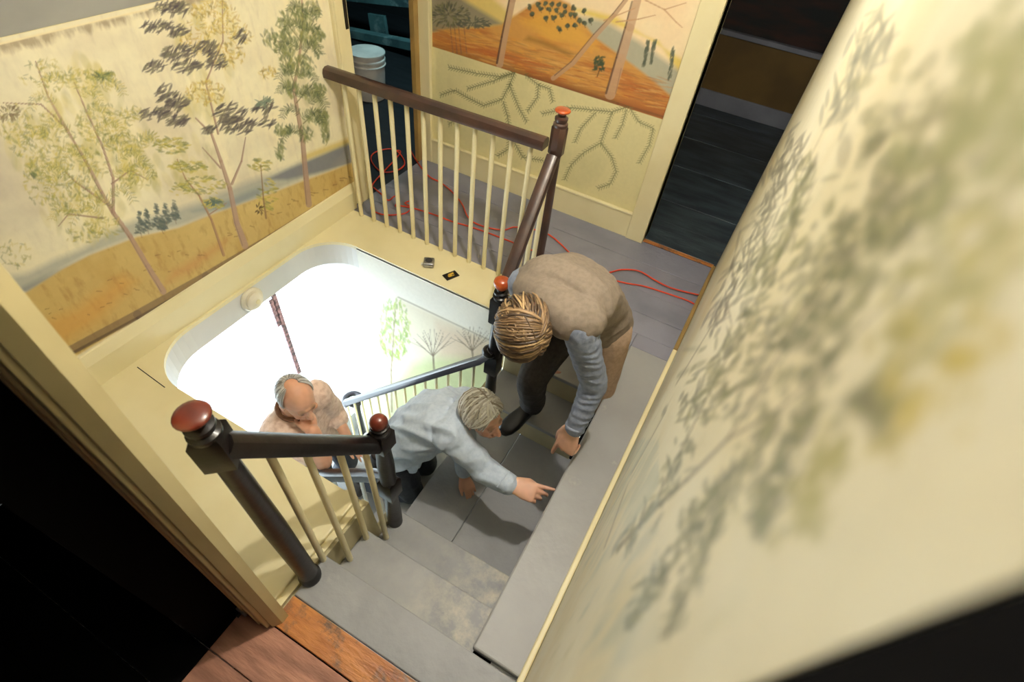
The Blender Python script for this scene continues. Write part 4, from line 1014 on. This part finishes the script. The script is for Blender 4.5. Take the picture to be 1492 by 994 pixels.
# ---- man in a pale blue shirt lying up the lower stairs, pointing at the ledge edge
def man_blue():
    root = person('person', (-.9, 1.05, -.785), 'person in a pale blue shirt crawling onto the landing, pointing with one finger')
    neck = V3((-.665, 1.16, .0)); hip = V3((-.945, 1.06, -.36))
    shR, shL = V3((-.655, 1.035, .02)), V3((-.735, 1.275, -.09))
    hipR, hipL = V3((-.93, .97, -.38)), V3((-.975, 1.14, -.38))
    elR, wrR = V3((-.475, 1.035, -.125)), V3((-.322, 1.010, -.088))
    elL, wrL = V3((-.70, 1.25, -.36)), V3((-.625, 1.135, -.515))
    kR, kL = V3((-.87, .99, -.70)), V3((-.90, 1.17, -.70))
    aR, aL = V3((-1.19, .99, -.93)), V3((-1.2, 1.17, -.93))
    f, l, u = axes((.95, -.24, -.08), (.24, .96, .05)); hc = V3((-.563, 1.160, .075))
    lat = nrm(shL - shR); arch = V3((-.02, 0, .045))
    secs = [(-.12, .12, .10), (0, .150, .115), (.25, .145, .112), (.55, .155, .115), (.8, .155, .10), (.93, .115, .075), (1.0, .06, .055)]
    sp = spine(hip, neck, arch, nrm(hipL - hipR), lat, None, None, secs)
    s = .95
    b = B(); P = head_shapes(b, hc, f, l, u, s)
    limb(b, [neck, neck.lerp(P(-.03, 0, -.06), .5), P(-.03, 0, -.03)], [.055, .050, .054])
    loft(b, [(c, a * .84, n_ * .82) for c, a, n_ in sp])
    limb(b, [shR, elR, wrR], [.046, .036, .027]); limb(b, [shL, elL, wrL], [.044, .036, .027])
    limb(b, [hipR, kR, aR], [.078, .050, .036]); limb(b, [hipL, kL, aL], [.078, .050, .036])
    limb(b, [aR, aR + V3((-.06, 0, -.10))], [.034, .026]); limb(b, [aL, aL + V3((-.06, 0, -.10))], [.034, .026])
    hand_shapes(b, wrR + V3((.01, .002, .0)), (.975, .20, .03), (.05, -.35, .92), (0, 1, .25), (.06, .55, .75, .85), 1.08, thumb=(.35, .55), spread=.06)
    hand_shapes(b, wrL, (.75, -.45, -.35), (.3, -.2, .9), (-.2, -.9, 0), (.35, .4, .45, .5), .82)
    def scal(co): return False
    skinned(b, 'body', [M_SKIN], root, .0046, 2, paint=skin_paint(P, s, (222, 172, 144)))
    M_BL = cloth('pale_blue_cotton', (196, 208, 222), (184, 198, 214), .85)
    b = B(); loft(b, [(c, a * 1.10, n_ * 1.08) for c, a, n_ in sp[:-1]])
    limb(b, [shR, shR.lerp(elR, .5), elR, elR.lerp(wrR, .6), wrR.lerp(elR, .10)], [.074, .066, .060, .050, .046])
    limb(b, [shL, elL, wrL.lerp(elL, .15)], [.074, .058, .042])
    limb(b, [shR.lerp(neck, .2), neck + V3((0, 0, -.005)), shL.lerp(neck, .2)], [.072, .068, .072])
    base = folds(.017, 13, (1, .1, .5), 3, 6); fz = nrm(wrR - shR)
    def wr(c):
        d = (V3(c) - shR).dot(fz)
        return base(c) * (1 if d < .03 else .55)
    skinned(b, 'shirt', [M_BL], root, .007, 4, wrinkle=wr)
    b = B(); cu = wrR.lerp(elR, .08); b.tube([cu - fz * .035, cu + fz * .010], [.047, .047], 22); skinned(b, 'cuff', [M_BL], root, .0055, 1, wrinkle=folds(.0015, 30))
    b = B(); nd = nrm(P(-.03, 0, -.05) - neck); cc = neck + nd * .035
    q = nd.to_track_quat('Z', 'Y'); ring = [cc + q @ V3((.062 * math.cos(a), .062 * math.sin(a), -.008 * math.cos(a))) for a in np.linspace(0, 2 * PI, 25)]
    b.tube(ring, .011, 8, caps=False, flat=.6); o = b.build('collar', M_BL, root, smooth=True); o.matrix_parent_inverse = Matrix.Translation(-root.location)
    b = B(); loft(b, [(c, a * 1.0, n_ * 1.0) for c, a, n_ in sp[:3]]); ball(b, hipR, (.095, .09, .10)); ball(b, hipL, (.095, .09, .10))
    limb(b, [hipR, kR, aR], [.094, .068, .055]); limb(b, [hipL, kL, aL], [.094, .068, .055])
    skinned(b, 'trousers', [cloth('dark_denim', (44, 48, 58), (34, 38, 48), .9)], root, .008, 4, wrinkle=folds(.005, 9, None, 1, 3))
    for a_ in (aR, aL): shoe(root, a_ + V3((-.02, 0, -.03)), a_ + V3((-.08, 0, -.25)), (-1, 0, .2), mat('dark_brown_leather', (46, 34, 28), .5), .9)
    def lock(k, r):
        ph = -PI * .80 + 1.6 * PI * r.random()      # about the back and sides
        if r.random() < .25:
            return (.25, -.1 + .3 * r.random(), 1), (.9, -.7 + 1.4 * r.random(), .62), .05
        back = (-math.cos(ph), math.sin(ph))
        if r.random() < .6:
            t = -.9 + 1.5 * r.random(); return (t * .8 + .2, .4, .85), (t * .75, -1, -.35 + .45 * r.random() + .3 * max(0, t)), .4 * r.random() ** 2
        return (.0 + .3 * r.random(), .4 * r.random(), 1), (back[0] * 1.0 - .05, back[1], -.42 + .35 * r.random() + .25 * max(0, back[0])), .22 * r.random()
    hair_cap(root, P, f, l, u, hc, s * 1.03, lock, 760, [(214, 210, 200), (186, 180, 166), (234, 232, 224), (150, 138, 118), (220, 216, 202)], .0040, seed=5, lift=.010)
    return root

# ---- man in a peach shirt standing further down, chin on his hand, elbow on the rail
def man_peach():
    root = person('person', (-1.55, 1.0, -1.43), 'person in a peach shirt with receding grey hair, elbow on the lower rail')
    neck = V3((-1.515, .885, -.295)); hip = V3((-1.62, 1.05, -.86))
    shR, shL = V3((-1.52, .775, -.345)), V3((-1.51, 1.045, -.335))
    hipR, hipL = V3((-1.60, .95, -.90)), V3((-1.62, 1.14, -.90))
    elR, wrR = V3((-1.262, .80, -.445)), V3((-1.33, .845, -.275))
    elL, wrL = V3((-1.52, 1.13, -.60)), V3((-1.36, 1.06, -.68))
    f, l, u = axes((.90, -.24, -.24), (.24, .95, .05)); hc = V3((-1.435, .892, -.135))
    kR, kL = V3((-1.54, .93, -1.28)), V3((-1.56, 1.16, -1.28)); aR, aL = V3((-1.66, .93, -1.56)), V3((-1.68, 1.16, -1.56))
    secs = [(-.10, .13, .11), (0, .155, .125), (.25, .155, .125), (.55, .17, .125), (.8, .17, .105), (.93, .12, .075), (1.0, .065, .06)]
    sp = spine(hip, neck, V3((-.03, 0, .0)), nrm(hipL - hipR), nrm(shL - shR), None, None, secs)
    b = B(); P = head_shapes(b, hc, f, l, u)
    limb(b, [neck, neck.lerp(P(-.03, 0, -.06), .5), P(-.02, 0, -.03)], [.060, .058, .060])
    loft(b, [(c, a * .9, n_ * .88) for c, a, n_ in sp])
    limb(b, [shR, elR, elR.lerp(wrR, .4), wrR], [.055, .046, .048, .034]); limb(b, [shL, elL, wrL], [.055, .040, .028])
    limb(b, [hipR, kR, aR], [.082, .055, .038]); limb(b, [hipL, kL, aL], [.082, .055, .038])
    limb(b, [aR, aR + V3((.08, 0, -.05))], [.034, .028]); limb(b, [aL, aL + V3((.08, 0, -.05))], [.034, .028])
    hand_shapes(b, wrR, nrm(P(.06, .0, -.115) - wrR), (.8, -.4, .1), (-.3, .2, 1), (.5, .55, .6, .6), .95)
    hand_shapes(b, wrL, (1, -.2, 0), (0, 0, 1), (0, -1, 0), (.3, .3, .3, .3), .95)
    skinned(b, 'body', [M_SKIN], root, .005, 2, paint=skin_paint(P, 1, (218, 164, 134)))
    M_PE = cloth('peach_cotton', (236, 208, 190), (214, 180, 160), .85, 40)
    b = B(); loft(b, [(c, a * 1.08, n_ * 1.06) for c, a, n_ in sp[:-1]])
    limb(b, [shR, shR.lerp(elR, .55), shR.lerp(elR, .72)], [.080, .070, .066]); limb(b, [shL, elL, elL.lerp(wrL, .3)], [.080, .062, .058])
    limb(b, [shR.lerp(neck, .2), neck + V3((-.01, 0, -.02)), shL.lerp(neck, .2)], [.076, .070, .076])
    skinned(b, 'shirt', [M_PE], root, .008, 4, wrinkle=folds(.008, 14, (0, .3, 1), 2.5, 2))
    b = B(); nd = nrm(P(-.03, 0, -.05) - neck); cc = neck + nd * .03; q = nd.to_track_quat('Z', 'Y')
    ring = [cc + q @ V3((.070 * math.cos(a), .070 * math.sin(a), 0)) for a in np.linspace(0, 2 * PI, 25)]
    b.tube(ring, .013, 8, caps=False, flat=.6); o = b.build('collar', cloth('brown_collar', (146, 108, 84)), root, smooth=True); o.matrix_parent_inverse = Matrix.Translation(-root.location); o['label'] = 'brown collar'
    b = B(); loft(b, [(c, a * 1.02, n_ * 1.02) for c, a, n_ in sp[:3]]); limb(b, [hipR, kR, aR], [.10, .075, .06]); limb(b, [hipL, kL, aL], [.10, .075, .06])
    skinned(b, 'trousers', [cloth('dark_denim', (44, 48, 58), (34, 38, 48), .9)], root, .009, 4)
    for a_ in (aR, aL): shoe(root, a_ + V3((-.05, 0, -.085)), a_ + V3((.14, 0, -.085)), (0, 0, 1), mat('dark_brown_leather', (46, 34, 28), .5), 1.0)
    def lock(k, r):
        ph = -PI * .62 + 1.24 * PI * r.random()
        c_, s_ = -math.cos(ph), math.sin(ph)
        return (c_ * .35 - .25, s_ * .35, .85), (c_ - .1, s_, -.40 + .3 * r.random()), .05 * r.random()
    hair_cap(root, P, f, l, u, hc, 1.0, lock, 600, [(170, 168, 164), (142, 138, 132), (206, 204, 200), (188, 186, 182)], .0050, seed=8, lift=.003)
    return root
man_vest(); man_blue(); man_peach()

# ================================================================== SMALL THINGS
def cord(pxs, label, r=.0045, z=.007, extra=None):
    pts = [V3(at_z(x, y, z)) for x, y in pxs] + (extra or [])
    # smooth the path
    P_ = []
    for i in range(len(pts) - 1):
        p0 = pts[max(i - 1, 0)]; p1 = pts[i]; p2 = pts[i + 1]; p3 = pts[min(i + 2, len(pts) - 1)]
        for k in range(5):
            t = k / 5; P_.append(.5 * ((2 * p1) + (p2 - p0) * t + (2 * p0 - 5 * p1 + 4 * p2 - p3) * t * t + (3 * p1 - p0 - 3 * p2 + p3) * t ** 3))
    P_.append(pts[-1])
    o = B().tube(P_, r, 8).build('extension_cord', M_CORD, smooth=True)
    return tag(o, label, 'cord')
coil = [(565 + 24 * math.cos(a) + 2 * math.sin(3 * a), 234 + 17 * math.sin(a)) for a in np.linspace(.4, 2 * PI * 1.9, 26)]
cord(coil + [(548, 262), (542, 272)], 'orange extension cord coiled on the floor just inside the dark left doorway')
cord([(544, 273), (557, 284), (566, 292), (575, 286), (581, 292), (576, 300), (584, 300), (604, 304), (633, 313), (659, 323), (677, 328), (699, 335), (721, 343), (754, 356), (805, 377), (855, 396), (905, 411), (938, 417), (970, 427), (1002, 438), (1016, 446)],
     'orange extension cord nearest the balusters, running the whole gallery to the right wall')
cord([(596, 214), (606, 233), (624, 256), (642, 266), (659, 280), (673, 297), (681, 315), (692, 325), (712, 332), (735, 335), (754, 331), (800, 342), (845, 382), (880, 397), (905, 393), (931, 395), (954, 408), (979, 420), (1019, 430)],
     'red-orange extension cord that curves out of the dark doorway and nears the back wall', z=.016)
cord([(540, 303), (547, 309), (560, 313), (577, 313), (592, 310), (599, 302), (590, 296), (600, 292)], 'short loop of orange cord lying against the first balusters', z=.006)

c = at_z(625, 386, 0)
t = tag(empty('tape_measure', c), 'silver tape measure on the cream shelf beside the balusters', 'tool')
b = B().box(-.032, .032, -.034, .034, .001, .034, .010); o = b.build('case', M_STEEL, t, smooth=True, angle=40)
B().lathe([(.020, 0), (.020, .002), (.016, .003)], 20, (0, 0, .034)).build('disc', mat('dark_grey_plastic', (60, 60, 62), .5), t)
B().box(-.046, -.031, -.010, .010, .002, .006).build('blade_tip', mat('steel_bright', (220, 220, 210), .3), t)
t.rotation_euler = (0, 0, .5)
c = at_z(657, 402, 0)
t = tag(empty('card', c), 'small black card with gold print lying on the cream shelf', 'card')
B().box(-.043, .043, -.027, .027, .0005, .006, .002).build('card_face', mat('black_card', (22, 20, 20), .35), t)
b = B()
for x0, x1, y0, y1 in ((-.020, .004, -.012, .004), (-.006, .022, .002, .013), (-.012, -.002, .006, .014), (.006, .018, -.012, -.006)): b.box(x0, x1, y0, y1, .006, .0072)
b.build('emblem', mat('gold_print', (214, 172, 60), .4), t)
t.rotation_euler = (0, 0, 1.15)

# round smoke alarm on the fascia
t = tag(empty('smoke_alarm', (-2.087, 1.235, -.085)), 'round cream smoke alarm fixed to the curved edge of the well', 'alarm')
B().lathe([(.068, 0), (.070, .012), (.062, .024)], 32, (0, 0, 0), (1, 0, 0)).build('base', mat('alarm_plastic', (236, 228, 204), .45), t, smooth=True, angle=40)
B().lathe([(.050, .024), (.052, .036), (.044, .044), (.020, .047)], 32, (0, 0, 0), (1, 0, 0)).build('cover', mat('alarm_plastic', (236, 228, 204), .45), t, smooth=True, angle=40)
B().lathe([(.014, .045), (.014, .052)], 16, (0, .006, -.004), (1, 0, 0)).build('button', M_CREAM, t, smooth=True, angle=40)

# bucket in the dark room
t = tag(empty('bucket', (-3.08, 3.52, 0)), 'white plastic bucket standing in the dark room behind the railing', 'bucket')
b = B(); b.lathe([(.118, .002), (.125, .02), (.140, .30), (.147, .305), (.147, .32), (.141, .325), (.141, .352), (.149, .354), (.149, .366), (.10, .369)], 32)
b.build('pail', mat('white_plastic', (222, 216, 206), .5), t, smooth=True, angle=30)
for z in (.268, .30): B().lathe([(.141, z), (.147, z + .004), (.147, z + .010), (.141, z + .014)], 32).build('rib', mat('white_plastic', (222, 216, 206), .5), t)
# old timbers in the same room
t = tag(empty('bench', (-3.9, 4.5, 0)), 'weathered teal wooden frame and beams in the dark left room', 'shelf')
def bar(x0, y0, z0, x1, y1, z1, w_, h_, nm):
    b = B(); d = V3((x1 - x0, y1 - y0, z1 - z0)); b.sweep([(x0, y0, z0), (x1, y1, z1)], [(-w_, -h_), (w_, -h_), (w_, h_), (-w_, h_)]); o = b.build(nm, M_TEAL, t); o.matrix_parent_inverse = Matrix.Translation(-t.location)

bar(-4.6, 4.6, .34, -3.0, 4.6, .56, .03, .10, 'beam')
bar(-4.6, 4.5, .0, -3.0, 4.5, .14, .05, .035, 'shelf_board')
bar(-4.05, 4.5, .05, -4.05, 4.5, .36, .03, .03, 'upright'); bar(-3.42, 4.5, .1, -3.42, 4.5, .5, .03, .03, 'upright')
bar(-3.95, 4.62, .14, -3.75, 4.62, .16, .02, .09, 'panel')

# strike plate on the left casing and a hinge by the near casing
tag(B().box(XL + .0221, XL + .026, 2.268, 2.29, 1.02, 1.32, .001).build('strike_plate', mat('dark_iron', (46, 42, 38), .5, metal=.6)), 'long dark metal plate let into the casing of the left doorway', 'hardware')
t = tag(empty('latch', (-.862, .075, .03)), 'small steel latch on the near door casing just above the floor', 'hardware')
B().box(-.018, .018, .002, .010, -.016, .016, .002).build('plate', M_STEEL, t)
B().lathe([(.006, 0), (.006, .02)], 12, (0, -.012, 0), (0, 1, 0)).build('bolt', mat('dark_iron', (46, 42, 38), .5, metal=.6), t)
# crack in the shelf boards
q0 = at_z(200, 535, 0); q1 = at_z(240, 565, 0)
o = B().prism([(q0[0], q0[1] + .002), (q1[0], q1[1] + .003), (q1[0], q1[1] - .001), (q0[0], q0[1] - .002)], -.001, .0006).build('crack', M_DARK, shelf)
